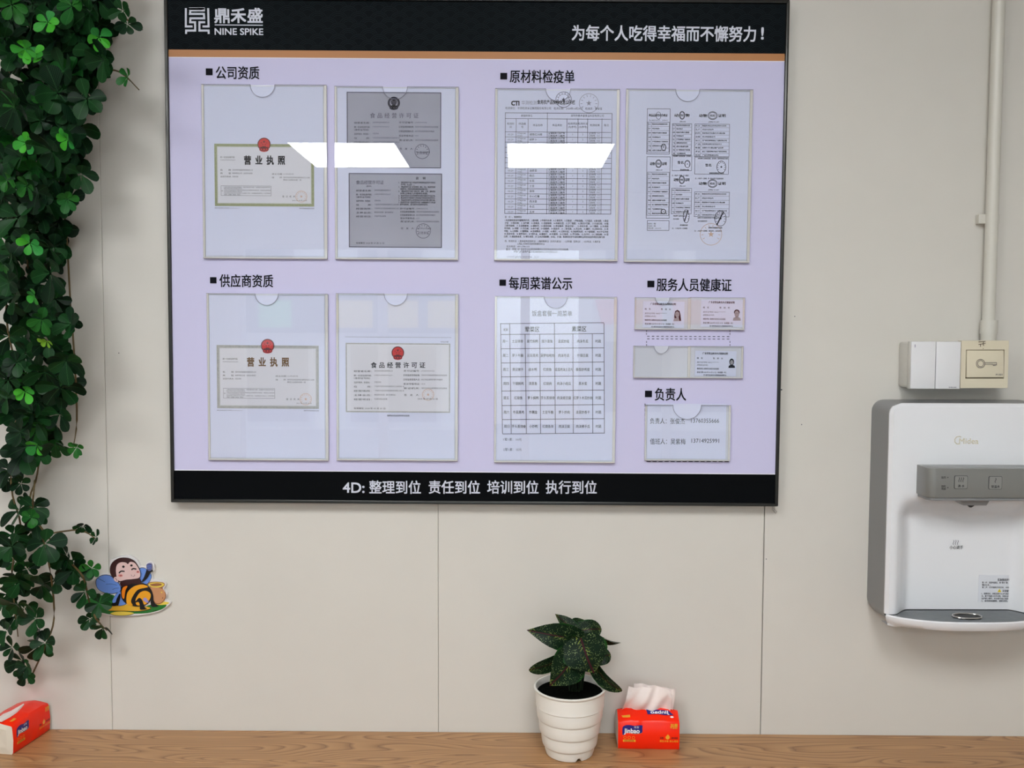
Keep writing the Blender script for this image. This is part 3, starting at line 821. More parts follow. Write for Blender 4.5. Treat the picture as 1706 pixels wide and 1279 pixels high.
def food_license(ik, x0, y0, x1, y1, grey=False, emb=True, title_h=10.5, titley=.31, copy=False):
    W_, H_ = x1 - x0, y1 - y0
    X = lambda a: x0 + a * W_
    Y = lambda a: y0 + a * H_
    ik.rect(x0, y0, x1, y1, 'scan' if grey else 'cert'); ik.l += .0001
    ik.frame(x0, y0, x1, y1, 1.3 if grey else 2.0, 'ink2' if grey else 'greyborder')
    tm = 'ink2' if grey else 'ink'
    if copy:
        ik.spaced('食品经营许可证', X(.1), X(.355), Y(.125), 6.5, 'ink2'); ik.text('(副本)', X(.19), Y(.175), 3, 'ink', x1=X(.245))
        ik.spaced('说明', X(.735), X(.81), Y(.07), 4.4, 'ink', bold=.03)
        for i, b in enumerate(('1、《食品经营许可证》是食品经营者取得食品经营许可的合法', '凭证。', '2、《食品经营许可证》应当在经营、展示、公示，食品经营者应', '持有效许可证，不得伪造涂改倒卖出租出借或以其他形式转让。', '3、《食品经营许可证》包括正本、副本，正本、副本具有', '同等法律效力并载明有效期。', '4、食品经营者应当在经营场所的显著位置悬挂许可证正本。', '5、食品经营许可事项发生变化的应当申请变更经营许可。', '6、食品经营者终止经营的应当申请办理注销手续。', '7、食品经营许可证《食品经营许可证》有效期届满30个工作日前', '的申请延续，提交原许可证和申请书。')):
            ik.text(b, X(.555 if b[1:2] != '、' else .535), Y(.125 + .0295 * i), 3.1, 'ink', x1=X(.93 - (.22 if len(b) < 9 else .0 if b[1:2] == '、' else .08)), bold=.03)
        yl = .235; yr = .475; st = .052
    else:
        if emb: emblem(ik, X(.5), Y(.145 if grey else .14), 10.2 if grey else 10.5, red=not grey)
        ik.spaced('食品经营许可证', X(.27 if not grey else .275), X(.735 if not grey else .735), Y(titley), title_h, tm, bold=0 if grey else .02)
        yl = .405; yr = .40; st = .055 if grey else .0605
    rows = [('经营者名称：', '深圳市鼎禾盛餐饮管理有限公司', .45), ('统一社会信用代码：', '91440300MA5DA7Q62U', .45), ('（身份证号码）', '', 0), ('法定代表人（负责人）：', '见登记系统', .34), ('住　　　所：', '广东省深圳市宝安区航城街道黄田社区工业城综合楼一层', .56), ('经营场所：', '广东省深圳市宝安区航城街道黄田社区黄田工业园二层', .56), ('主体业态：', '餐饮服务经营者（集中用餐配送）', .48), ('经营项目：', '热食类食品制售', .40)]
    yy = yl
    for a, b, xe in rows:
        h_ = 3.2
        ik.text(a, X(.08), Y(yy), h_, 'ink', x1=X(.25) if a[0] != '（' else X(.235), bold=.02)
        if b: ik.text(b, X(.275), Y(yy - .005), 2.6, 'ink2', x1=X(xe))
        yy += st * (.65 if a.startswith('统一') else 1.0)
    rows = [('许可证编号：', 'JY34403060071362', .85), ('日常监督管理机构：', '深圳市市场监督管理局宝安监管局', .97), ('日常监督管理人员：', '由日常监督管理机构确定', .93), ('投诉举报电话：', '12315', .76), ('发证机关：', '深圳市市场监督管理局宝安监管局', .97)]
    yy = yr
    for a, b, xe in rows:
        ik.text(a, X(.555), Y(yy), 3.2, 'ink', x1=X(.715), bold=.02); ik.text(b, X(.725), Y(yy), 2.8, 'ink2', x1=X(xe)); yy += .058 if grey and not copy else (.043 if copy else .062)
    sy = .745 if not copy else .74
    ik.text('签　发　人：', X(.56), Y(sy), 3.2, 'ink', x1=X(.71))
    seal(ik, X(.79 if not grey else .80), Y(.74 if not grey else (.78 if not copy else .775)), 9.5 if not grey else 12, 'seal' if not grey else 'ink2', star=not grey)
    if grey: ik.text('行政审批', X(.745), Y(.80 if not copy else .80), 5, 'ink2', x1=X(.86))
    if not (grey and not copy): ik.text('有效期至 2024 年 07 月 31 日', X(.08), Y(.935), 3.0, 'ink', x1=X(.38), bold=.02)
    ik.text('2019 年 07 月 31 日', X(.69 if not grey else .74), Y(.80 if not grey else (.79 if not copy else .74)), 3, 'ink', x1=X(.88), bold=.02)
    ik.l -= .0001


H = [('wide empty topped holder with an olive bordered licence, under the first heading', 334.8, 140, 545, 431.5, 437, 20),
     ('acrylic holder with two grey photocopied permits, upper row', 557, 143.3, 763, 433, 658, 20),
     ('acrylic holder over the long printed inspection table, upper row', 825, 147, 1029, 435, 930, 20),
     ('acrylic holder with a collage of small inspection slips, upper right of the board', 1043.5, 147.8, 1249, 437.5, 1146, 19.5),
     ('acrylic holder with the gold titled licence, at the left end of the lower row', 343.5, 488.3, 547, 767.5, 444, 19),
     ('acrylic holder with the grey bordered permit and red round emblem, lower row', 559.5, 488.5, 762.5, 768, 659, 19),
     ('acrylic holder over the weekly menu grid, lower row', 824.5, 493.3, 1024.5, 771.5, 926, 19)]
H[0] = ('acrylic holder with the black titled licence, at the left end of the upper row',) + H[0][1:]
for h_ in H: holder(*h_)
g2 = 'small acrylic card holders'
holder('small card holder with the woman\'s card, left of the upper pair', 1058, 495.3, 1149, 549.3, 1104, 12, g2, 'card_holder', 3)
holder('small card holder with the man\'s card, right of the upper pair', 1149.6, 495.3, 1240.5, 549.6, None, 12, g2, 'card_holder', 3)
holder('empty small card holder with a round thumb notch, left of the lower pair', 1055.8, 576, 1148.6, 629.8, 1102, 12, g2, 'card_holder', 3)
holder('small card holder with the dark clothed person\'s card, right of the lower pair', 1149.2, 576.3, 1238, 630.3, None, 12, g2, 'card_holder', 3)
holder('small acrylic holder with two names and phone numbers, under the last heading', 1075.3, 674.2, 1216.5, 768, 1145, 23.5, 'small acrylic card holders', 'card_holder', 3.5)

# sheet 1
t, ik = sheet('licence_sheet', 'white sheet with olive bordered business licence in black title lettering', 'document', 340, 143.5, 539.5, 427)
business_license(ik, 357, 239.3, 523.5, 344.2, 'ink', 'olive'); ik.build('printing', t)
# sheet 5
t, ik = sheet('licence_sheet', 'white sheet with business licence in gold title lettering', 'document', 348, 491.5, 541.5, 763)
business_license(ik, 360.8, 574.6, 531.4, 681, 'goldink', 'greyborder'); ik.build('printing', t)
# sheet 2
t, ik = sheet('permit_photocopy', 'white sheet with two stacked grey photocopies of food permits', 'document', 562, 146.5, 757.5, 429)
food_license(ik, 577.6, 153, 734.8, 280.3, grey=True, title_h=8.5, titley=.31)
food_license(ik, 581, 288.2, 736.2, 412.8, grey=True, copy=True); ik.build('printing', t)
# sheet 6
t, ik = sheet('permit_sheet', 'white sheet with grey bordered food permit and red emblem on top', 'document', 564.5, 491.5, 757, 763.5)
food_license(ik, 575.8, 571, 749.8, 687.5, title_h=9.5, titley=.318)
ik.hline(575, 752, 561, .6, 'ink3'); ik.text('可无此内容', 734, 569.3, 2.6, 'ink2', x1=747); ik.text('国家食品药品监督管理总局监制', 645, 692, 2.8, 'ink', x1=682, bold=.02); ik.build('printing', t)

# sheet 3: inspection table
t, ik = sheet('inspection_sheet', 'white sheet with dense inspection table and fine print below', 'document', 829.5, 150, 1025, 431)
ik.text('CTI', 852, 171.5, 9.5, 'ink', x1=865, bold=.05); ik.text('华测检测', 869, 171, 7, 'ink3', x1=894); ik.text('食用农产品快检信息公示栏', 895, 170, 7, 'ink', x1=958, bold=.02)
ik.text('检测单位：华测检测认证集团股份有限公司　检测日期：2024年10月30日　检测员：秦俊宝', 842, 180, 4.2, 'ink2', x1=1003)
xs = [841.5, 860, 880, 912, 944.5, 963, 979, 1003, 1017.5]; ytop, ybot = 187.5, 357
ik.frame(841.5, 187.5, 1018, 357, .8, 'ink2')
hy = [197.5, 219.5] + [219.5 + (357 - 219.5) * k / 16 for k in range(1, 16)]
for y in hy: ik.hline(841.5, 1018, y, .7, 'ink2')
for i, x in enumerate(xs[1:-1]): ik.vline(x, 197.5 if i != 3 - 0 else 197.5, 357, .7, 'ink2')
ik.vline(912, 187.5, 197.5, .7, 'ink2')
ik.text('被抽样单位', 868, 192.6, 4, 'ink2', x1=887); ik.text('深圳市鼎禾盛食品科技有限公司', 951, 192.6, 4, 'ink2', x1=1006)
for i, (a, b) in enumerate((('检测时', '间'), ('样品编', '号'), ('样品名称', ''), ('样品类别', ''), ('检测项目', '(与序号)'), ('检测方法', '(与序号)'), ('检测结果', ''), ('备注', ''))):
    cx = (xs[i] + xs[i + 1]) / 2
    ik.text(a, cx, 206 if b else 208.5, 3.8, 'ink2', align='c')
    if b: ik.text(b, cx, 211.5, 3.8, 'ink2', align='c')
veg = ['湖南红尖椒', '胡萝卜', '大白菜', '娃娃菜', '西兰花', '莴笋', '黄瓜', '油麦菜', '南瓜', '生菜', '土豆', '菠菜', '长心红薯', '西洋菜', '冬瓜', '玉米']
st = (357 - 219.5) / 16
for k in range(16):
    yc = 219.5 + st * (k + .5)
    ik.text('03.29', 850.5, yc, 4, 'ink2', align='c', res=1); ik.text('YTNJX180', 862, yc - 1.8, 3.2, 'ink', x1=876, res=1); ik.text('00%02d' % (41 + k % 3), 862, yc + 2.2, 3, 'ink', x1=870, res=1)
    ik.text(veg[k], 882, yc, 4.0, 'ink', res=1)
    ik.text('☑蔬菜类 □水产类', 914, yc - 2, 3.3, 'ink', x1=941, res=1, bold=.02); ik.text('□禽畜类 □菌类', 914, yc + 2.2, 3.3, 'ink', x1=941, res=1, bold=.02)
    ik.text('1', 954, yc, 3.6, 'ink2', align='c', res=1); ik.text('2', 971, yc, 3.6, 'ink2', align='c', res=1)
    ik.text('☑阴性（-）', 981, yc - 2, 3.3, 'ink', x1=999, res=1); ik.text('□阳性（+）', 981, yc + 2.2, 3.3, 'ink', x1=999, res=1)
ik.text('注：①一、检测项目：', 841, 361.3, 3.6, 'ink', x1=870, bold=.02)
fine = ['1.有机磷和氨基甲酸酯类农药；2.瘦肉精；3.甲基托布津；4.土霉素类；5.百菌清；6.甲氰菊酯；7.多菌灵；8.氟虫腈；9.恩诺', '沙星；10.噻虫嗪；11.毒死蜱；12.氯霉素；13.亚胺硫磷；14.呋喃妥因；15.沙丁胺醇；16.莱克多巴胺；17.孔雀石绿；18.噻', '乙酰甲胺磷；19.五氯酚酸钠；20.磺胺类；21.硝基呋喃；22.喹诺酮类（恩诺沙星）；23.氧化乐果；24.三唑磷；25.久效磷', '甲拌磷；26.甲醛；27.克百威；28.灭多威；29.倍硫磷；30.敌敌畏；31.二氧化硫；32.吊白块；33.硼砂；34.过氧化氢；35.苯', '甲酸；36.山梨酸；37.糖精钠；38.亚硝酸盐；39.组胺；40.酸价；41.过氧化值；42.黄曲霉毒素；43.大肠菌群；44.ATP洁净度', '45.游离余氯；46.极性组分；47.煎炸油；48.胭脂红；49.柠檬黄；50.日落黄；51.罗丹明B；52.苏丹红；53.三聚氰胺；54.蛋', '白质；55.赭曲霉毒素；56.呕吐毒素；57.玉米赤霉烯酮；58.铅；59.镉；检测项目序号以检测样品类别对应的项目名称为准']
for i, b in enumerate(fine): ik.text(b, 841 - .2 * i, 366.8 + i * 4.5, 3.6, 'ink', x1=1013.5 - (6 if i == 6 else 0), res=1, bold=.02)
ik.text('四、检测方法：1.胶体金免疫层析法；2.酶抑制率法（分光光度法）；3.试剂盒（显色法）；4.比色法；5.滴定法', 841, 401.5, 3.5, 'ink', x1=1000, res=1)
ik.text('6.表面上有效成份测定的快速检测方法', 862, 406, 3.5, 'ink', x1=907, res=1); ik.text('投诉电话：400-6788-333', 844, 410.3, 3.6, 'ink2', x1=882)
ik.text('备注：所有“☑”选项表示在检测结果的公示栏及信息显示于检测结果，', 843, 414.8, 3.6, 'ink', x1=948, res=1); ik.text('所有“☑”选项产品于检测结果的公示栏进行公示。', 856, 419, 3.6, 'ink', x1=930, res=1)
ik.text('CTI LH-QR056 2023-V04　V1.4', 844, 427.5, 3.8, 'ink2', x1=897)
seal(ik, 939, 166, 13, 'ink2'); seal(ik, 981, 172, 16, 'ink3'); ik.ring(939, 166, 9, .6, 'ink3'); ik.build('printing', t)

# sheet 4: collage of slips
t, ik = sheet('inspection_collage', 'white sheet with a collage of small inspection slips and pale red seal', 'document', 1048.5, 151.5, 1243.5, 432.5)
ZX = lambda x: 1030 + x / 3.996
ZY = lambda y: 130 + y / 3.996


def slip(x0, y0, x1, y1, rows, title, ov=True, cols=2, seal_at=None, frame=True, tb=None, line_m='ink2'):
    if frame: ik.frame(ZX(x0), ZY(y0), ZX(x1), ZY(y1), .7, line_m)
    w_ = x1 - x0
    if title:
        ty = tb[0] - 55 if tb else y0 + 40
        ik.text(title[0], ZX(x0 + w_ * .14), ZY(ty), 5.4, 'ink', x1=ZX(x0 + w_ * .36), bold=.05); ik.text(title[1], ZX(x0 + w_ * .68), ZY(ty), 5.4, 'ink', x1=ZX(x0 + w_ * .88), bold=.05)
        ik.ring(ZX(x0 + w_ * .52), ZY(ty), w_ * .13 / 4, .9, 'ink', ry=6.5); ik.ring(ZX(x0 + w_ * .52), ZY(ty), w_ * .10 / 4, .6, 'ink', ry=5.2); ik.text('检疫', ZX(x0 + w_ * .45), ZY(ty), 4, 'ink', x1=ZX(x0 + w_ * .59), bold=.04)
        ik.text('(动物B) N0.4471', ZX(x0 + w_ * .4), ZY(ty + 42), 3, 'ink', x1=ZX(x0 + w_ * .7))
    if tb:
        ya, yb = tb; st = (yb - ya) / rows
        ik.frame(ZX(x0 + 4), ZY(ya), ZX(x1 - 4), ZY(yb), .6, 'ink2')
        ik.vline(ZX(x0 + w_ * .2), ZY(ya), ZY(yb), .5, 'ink3')
        words = ['货主', '产品名称', '生产单位名称地址', '数量及单位', '目的地深圳市宝安区', '承运人', '运载方式公路运输', '检疫标志号', '加工厂名称及地址市场']
        for r_ in range(rows):
            if r_: ik.hline(ZX(x0 + 4), ZX(x1 - 4), ZY(ya + st * r_), .5, 'ink3')
            a = words[(r_ * 2) % 9]; b = words[(r_ * 2 + 3) % 9] + words[(r_ + 4) % 9]
            ik.text(a[:2], ZX(x0 + 8), ZY(ya + st * (r_ + .5)), 2.7, 'ink', x1=ZX(x0 + w_ * .17), bold=.02)
            ik.text(b, ZX(x0 + w_ * .23), ZY(ya + st * (r_ + .5)), 2.7, 'ink', x1=ZX(x0 + w_ * min(.92, .28 + .045 * len(b))), bold=.03)
    if seal_at: seal(ik, ZX(seal_at[0]), ZY(seal_at[1]), seal_at[2] / 4, 'ink', ry=seal_at[2] * 1.35 / 4)


slip(192, 203, 342, 507, 7, None, tb=(292, 495)); ik.text('肉品品质检验合格证', ZX(205), ZY(247), 4.5, 'ink', x1=ZX(328), bold=.05); ik.ring(ZX(268), ZY(250), 4, .7, 'ink2', ry=6); ik.text('No.4403000021　2024-01', ZX(205), ZY(280), 2.6, 'ink', x1=ZX(328))
seal(ik, ZX(302), ZY(460), 4, 'ink', ry=5.3)
slip(355, 190, 490, 620, 9, '动物证明', tb=(303, 513), frame=False, seal_at=(460, 572, 18)); ik.frame(ZX(359), ZY(513), ZX(488), ZY(618), .6, 'ink2')
slip(505, 190, 742, 645, 9, ('动物', '证明'), tb=(305, 525), frame=False, seal_at=(686, 592, 30)); ik.frame(ZX(509), ZY(525), ZX(734), ZY(642), .6, 'ink2')
slip(190, 522, 340, 935, 10, ('动物', '证明'), tb=(625, 915)); seal(ik, ZX(300), ZY(888), 4, 'ink')
slip(192, 947, 338, 1016, 1, None)
for i, b in enumerate(('发货单位：德联', '承运单位：德联', '签发日期：2024-10-30')): ik.text(b, ZX(197), ZY(969 + i * 15), 2.7, 'ink', x1=ZX(250 if i < 2 else 285))
slip(350, 640, 490, 990, 6, ('动物', '证明'), tb=(732, 905), frame=False); seal(ik, ZX(452), ZY(920), 5, 'ink', ry=11)
slip(503, 655, 742, 1005, 6, ('动物', '证明'), tb=(757, 925), frame=False); seal(ik, ZX(680), ZY(935), 9.5, 'ink', ry=12.5)
for a, b, c, d in ((365, 520, 485, '本批动物产品经检疫合格，应为有效。'), (530, 535, 730, '本批动物产品经检疫合格，应为有效，签发机构加盖专用章'), (357, 648, 468, '注：1.本证书一式两联，第一联备查'), (512, 668, 700, '注：1.本证书一式两联，第一联由动物卫生监督所留存'), (365, 917, 445, '本批动物产品经检疫合格'), (528, 930, 672, '动物卫生监督所检疫专用章盖章'), (530, 952, 592, '官方兽医签字'), (366, 938, 404, '官方兽医'), (357, 1000, 460, '注：1.本证书一式两联'), (507, 1017, 690, '注：1.本证书一式两联，随货同行，由货主收存')):
    ik.text(d, ZX(a), ZY(b), 2.6, 'ink', x1=ZX(c), bold=.02)
for a, b, c in ((395, 562, 8), (580, 580, 9)): ik.text('签名', ZX(a), ZY(b), 5, 'ink', bold=.04)
for a, b, c in ((412, 611, 470), (605, 633, 704), (410, 979, 462), (600, 996, 692)): ik.text('深圳市动物检疫专用章', ZX(a), ZY(b), 2.8, 'ink', x1=ZX(c), bold=.06)
ik.stroke([(ZX(655), ZY(980)), (ZX(700), ZY(890))], 2.2, 'ink2'); ik.stroke([(ZX(440), ZY(955)), (ZX(465), ZY(880))], 1.8, 'ink2')
seal(ik, ZX(617), ZY(1040), 18, 'seal'); ik.build('printing', t)

# sheet 7: weekly menu
t, ik = sheet('menu_sheet', 'white sheet with the ruled weekly menu table and prices below', 'document', 828, 496.5, 1020, 767)
QX = lambda x: 810 + x / 3.762
QY = lambda y: 450 + y / 3.762
ik.text('饭盒套餐一周菜单', QX(287), QY(270), 9.5, 'ink2', x1=QX(538))
cols_ = [(90, 102), (147, 157), (243, 252), (335, 341), (427, 434), (543, 546), (665, 668), (738, 741)]
rws = [332, 400, 489, 578, 665, 754, 845, 933, 1023]


def colx(i, y):
    a, b = cols_[i]; return a + (b - a) * (y - 332) / 691


def line2(xa, ya, xb, yb, t_=1.0): ik.stroke([(QX(xa), QY(ya)), (QX(xb), QY(yb))], t_, 'ink2')


for i, y in enumerate(rws): line2(colx(0, y), y + 3, colx(7, y), y - 3)
for i in range(8): line2(colx(i, 332 if i in (0, 1, 4, 7) else 400), 332 if i in (0, 1, 4, 7) else 400, colx(i, 1023), 1023)
ik.text('星期', QX(108), QY(372), 4.5, 'ink', x1=QX(136)); ik.text('荤菜区', QX(243), QY(370), 9, 'ink', x1=QX(333), bold=.01); ik.text('素菜区', QX(537), QY(367), 9, 'ink', x1=QX(628), bold=.01)
menu = [('周一', '土豆排骨', '腐竹焖鸭', '豉汁蒸鱼', '韭菜炒蛋', '肉沫冬瓜', '时蔬'), ('周二', '萝卜牛腩', '云耳蒸鸡', '菠萝咕咾肉', '肉沫冬瓜', '什锦豆腐', '时蔬'), ('周三', '黄豆猪手', '卤水鸭', '红烧鱼', '韭菜肉沫土豆片', '番茄炒鸡蛋', '时蔬'), ('周四', '干锅焖鸡', '清蒸鱼', '红烧肉', '肉沫小南瓜', '蒸水蛋', '时蔬'), ('周五', '红烧鱼', '萝卜焖鸭', '芋头蒸排骨', '肉沫烧豆腐', '红萝卜木耳炒肉', '时蔬'), ('周六', '冬菇蒸鸡', '炸藕盒', '土豆牛腩', '萝卜炒肉', '韭菜炒香干', '时蔬'), ('周日', '芋头蒸排骨', '小炒鸭', '红烧鱼块', '肉沫豆腐', '肉沫佛手瓜', '时蔬')]
for r_, row in enumerate(menu):
    yc = (rws[r_ + 1] + rws[r_ + 2]) / 2
    for i, s_ in enumerate(row):
        cx = (colx(i, yc) + colx(i + 1, yc)) / 2; wd = min(len(s_) * 17.2, colx(i + 1, yc) - colx(i, yc) - 4)
        ik.text(s_, QX(cx - wd / 2), QY(yc), 5.4, 'ink', x1=QX(cx + wd / 2), bold=.012, res=2)
ik.text('1荤1素：10元', QX(108), QY(1060), 5, 'ink2', x1=QX(222)); ik.text('2荤1素：15元', QX(108), QY(1123), 5, 'ink2', x1=QX(222)); ik.build('printing', t)


# health cards
def health_card(label, x0, y0, x1, y1, photo, sex, wide):
    t, ik = sheet('health_card', label, 'card', x0, y0, x1, y1, 'paper2', rot=BT + .008, group=None)
    W_ = x1 - x0; X = lambda a: x0 + a * W_; Y = lambda a: y0 + a * (y1 - y0)
    ik.text('广东省食品从业人员健康证明', X(.18), Y(.1), 3.8, 'ink', x1=X(.8), bold=.05)
    ik.text('姓　名　　　　　性　别　' + sex, X(.04), Y(.29), 3, 'ink', x1=X(.68), bold=.02)
    ik.text('身份证号码 4402********', X(.04), Y(.45), 2.8, 'ink2', x1=X(.58)); ik.text('(经营从业人员)', X(.04), Y(.56), 2.8, 'ink', x1=X(.31))
    ik.text('体检单位 深圳市宝安区人民医院', X(.04), Y(.70), 2.9, 'ink', x1=X(.58), bold=.03); ik.text('发证日期 2024 年 09 月 17 日（有效期一年）', X(.04), Y(.84), 2.9, 'ink', x1=X(.76), bold=.03)
    ik.text('印入即可食品从业人员健康档案管理平台', X(.2), Y(.95), 2.4, 'ink', x1=X(.76), bold=.04)
    px, py, k = photo
    ik.poly([(px - 7 * k, py + 11.5 * k), (px - 6 * k, py + 7 * k), (px - 2 * k, py + 5 * k), (px + 2 * k, py + 5 * k), (px + 6 * k, py + 7 * k), (px + 7 * k, py + 11.5 * k)], 'skin' if wide != 'dark' else 'ink')
    if wide == 'w':
        ik.poly([(px - 5.2 * k, py), (px - 4 * k, py - 6 * k), (px, py - 8.5 * k), (px + 4 * k, py - 6 * k), (px + 5.4 * k, py), (px + 6.5 * k, py + 10 * k), (px + 3.5 * k, py + 11 * k), (px + 2 * k, py + 4 * k), (px - 3 * k, py + 6 * k), (px - 5.6 * k, py + 6 * k)], 'ink', .00005)
        ik.disc(px - .3 * k, py - .5 * k, 3.7 * k, 'skin', 5.2 * k, lift=.0001); ik.rect(px - 1.5 * k, py + 3 * k, px + 1.5 * k, py + 7 * k, 'skin', .0001)
    elif wide == 'm':
        ik.disc(px, py - 3 * k, 5 * k, 'ink', 5 * k, lift=.00005); ik.disc(px, py, 4.1 * k, 'skin', 6.0 * k, lift=.0001); ik.rect(px - 2 * k, py + 4 * k, px + 2 * k, py + 8 * k, 'skin', .0001)
    else:
        ik.disc(px, py - 1 * k, 5 * k, 'ink', 7 * k, lift=.00005); ik.disc(px, py, 3.3 * k, 'skin', 4.8 * k, lift=.0001)
    for dx in (-1.5, 1.5): ik.disc(px + dx * k, py - 1 * k, .5 * k, 'ink', n=8, lift=.00015)
    ik.hline(px - 1 * k, px + 1 * k, py + 2.6 * k, .4, 'ink')
    ik.build('printing', t)


health_card('white health card with a long haired woman\'s grey photo', 1071.5, 501.5, 1139.5, 546.3, (1128.5, 524, .95), '女', 'w')
health_card('white health card with a short haired man\'s grey photo', 1168.5, 498.5, 1237.5, 545, (1227.5, 523, .95), '男', 'm')
health_card('white health card with a dark clothed person\'s grey photo', 1158.5, 584, 1226, 626.5, (1219, 603.5, .8), '女', 'dark')
t, ik = sheet('contact_sheet', 'white slip with two names and phone numbers, rising above its holder', 'document', 1079, 672, 1208.5, 764.5)
ik.text('负责人：张俊杰', 1083, 701, 10, 'ink', x1=1141); ik.text('13760355666', 1151.5, 700, 9.3, 'ink', x1=1198)
ik.text('值班人：吴紫梅', 1083, 735, 10, 'ink', x1=1142); ik.text('13714925991', 1152, 733.5, 9.3, 'ink', x1=1198); ik.build('printing', t)

# ------------------------------------------------------------------ bee cut-out on the wall
def smooth(pts, n=5, closed=True):
    P = [Vector(p) for p in pts]; out = []; N = len(P)
    for i in range(N if closed else N - 1):
        a, b, c, d = (P[(i - 1) % N], P[i], P[(i + 1) % N], P[(i + 2) % N]) if closed else (P[max(i - 1, 0)], P[i], P[i + 1], P[min(i + 2, N - 1)])
        for k in range(n):
            t_ = k / n
            out.append(tuple(0.5 * ((2 * b) + (-a + c) * t_ + (2 * a - 5 * b + 4 * c - d) * t_ ** 2 + (-a + 3 * b - 3 * c + d) * t_ ** 3)))
    if not closed: out.append(tuple(P[-1]))
    return out


bpl = Plane(222, 978, 0.006)
bee = thing('bee_cutout', 'flat cartoon bee cut-out with blue wings and honey pot on the wall', 'wall decoration', (bpl.o.x, 0, bpl.o.z))
Z9 = lambda p: (120 + p[0] / 9.133, 900 + p[1] / 9.133)


def bpart(name, items, lift):
    ik = Ink(bpl, lift)
    j = 0
    for it in items:
        kind, pts, m_ = it[0], it[1], it[2]
        if kind == 's': ik.poly([Z9(p) for p in smooth(pts)], 'bee_' + m_, j)
        elif kind == 'p': ik.poly([Z9(p) for p in pts], 'bee_' + m_, j)
        elif kind == 'l': ik.stroke([Z9(p) for p in smooth(pts, 4, False)], it[3], 'bee_' + m_, j)
        elif kind == 'd': ik.disc(*Z9(pts), it[3] / 9.133, 'bee_' + m_, it[4] / 9.133, lift=j)
        j += .00006
    return ik.build(name, bee)


outl = [(590, 300), (640, 270), (760, 235), (880, 235), (990, 300), (1040, 395), (1130, 395), (1130, 350), (1190, 325), (1245, 370), (1250, 450), (1210, 490), (1235, 590), (1300, 610), (1400, 625), (1430, 680), (1405, 730), (1450, 800), (1430, 900), (1500, 940), (1470, 985), (1330, 1075), (1100, 1125), (900, 1145), (640, 1150), (480, 1120), (260, 1090), (240, 1040), (300, 1000), (240, 940), (270, 870), (420, 820), (600, 815), (420, 780), (360, 690), (380, 570), (470, 505), (585, 505), (575, 400)]
q = MB(); S = [Z9(p) for p in smooth(outl, 3)]
q.prism([bpl.W(*bpl.uv(*p), 0) for p in S], [bpl.W(*bpl.uv(*p), -.0055) for p in S], 'bee_plate'); q.build('backing_plate', bee)
bpart('leaf_ground', [('s', [(150, 960), (300, 860), (450, 835), (640, 835), (640, 1000), (800, 1060), (1000, 1080), (1180, 980), (1430, 975), (1360, 1050), (1150, 1105), (900, 1115), (600, 1125), (450, 1100), (250, 1085), (300, 1020)], 'green'), ('l', [(470, 915), (490, 925), (510, 915), (530, 930), (545, 918)], 'black', .8), ('l', [(1220, 1080), (1250, 1070), (1300, 1062)], 'black', .8)], .0002)
bpart('honey_puddle', [('s', [(540, 1060), (620, 985), (800, 975), (1000, 985), (1190, 1020), (1180, 1050), (1050, 1070), (800, 1070)], 'honey'), ('l', [(560, 1070), (800, 1075), (1050, 1075), (1190, 1040), (1185, 1010)], 'black', 1.0), ('s', [(580, 1110), (660, 1085), (780, 1080), (900, 1090), (945, 1110), (880, 1130), (760, 1140), (640, 1135)], 'pale'), ('l', [(580, 1110), (640, 1135), (760, 1141), (880, 1131), (945, 1110)], 'black', .8), ('s', [(1290, 970), (1400, 930), (1480, 945), (1440, 970), (1350, 980)], 'pale')], .0006)
wing = lambda pts, nm, ex=[]: bpart(nm, [('s', [(sum(p[0] for p in pts) / len(pts) + (a - sum(p[0] for p in pts) / len(pts)) * 1.045, sum(p[1] for p in pts) / len(pts) + (b - sum(p[1] for p in pts) / len(pts)) * 1.06) for a, b in pts], 'black'), ('s', pts, 'wing')] + ex, .0010)
wing([(380, 590), (460, 535), (560, 530), (650, 580), (740, 700), (730, 770), (640, 800), (520, 795), (420, 750), (375, 680)], 'wing', [('l', [(400, 575), (450, 600), (505, 630)], 'black', .6), ('l', [(520, 665), (600, 660), (690, 680)], 'black', .5), ('l', [(620, 745), (670, 725), (720, 720)], 'black', .5)])
wing([(1030, 430), (1100, 420), (1170, 470), (1210, 540), (1180, 620), (1130, 665), (1080, 640), (1040, 600), (1020, 500)], 'wing')
wing([(625, 900), (680, 810), (740, 780), (780, 880), (820, 960), (720, 990), (630, 950)], 'wing')
bpart('honey_pot', [('s', [(1185, 700), (1150, 660), (1200, 630), (1300, 625), (1400, 640), (1412, 680), (1380, 720), (1430, 800), (1425, 880), (1370, 950), (1290, 965), (1220, 900), (1200, 800)], 'jardark'), ('s', [(1200, 712), (1380, 735), (1420, 810), (1412, 880), (1360, 940), (1290, 950), (1230, 880)], 'jar'), ('s', [(1165, 665), (1220, 640), (1300, 634), (1390, 648), (1402, 680), (1330, 712), (1220, 705)], 'pale'), ('s', [(1190, 670), (1230, 655), (1300, 645), (1360, 655), (1370, 675), (1310, 690), (1230, 690)], 'jardark'), ('d', (1370, 785), 'pale', 10, 12), ('l', [(1380, 860), (1390, 870), (1375, 880)], 'brown', .7)], .0016)
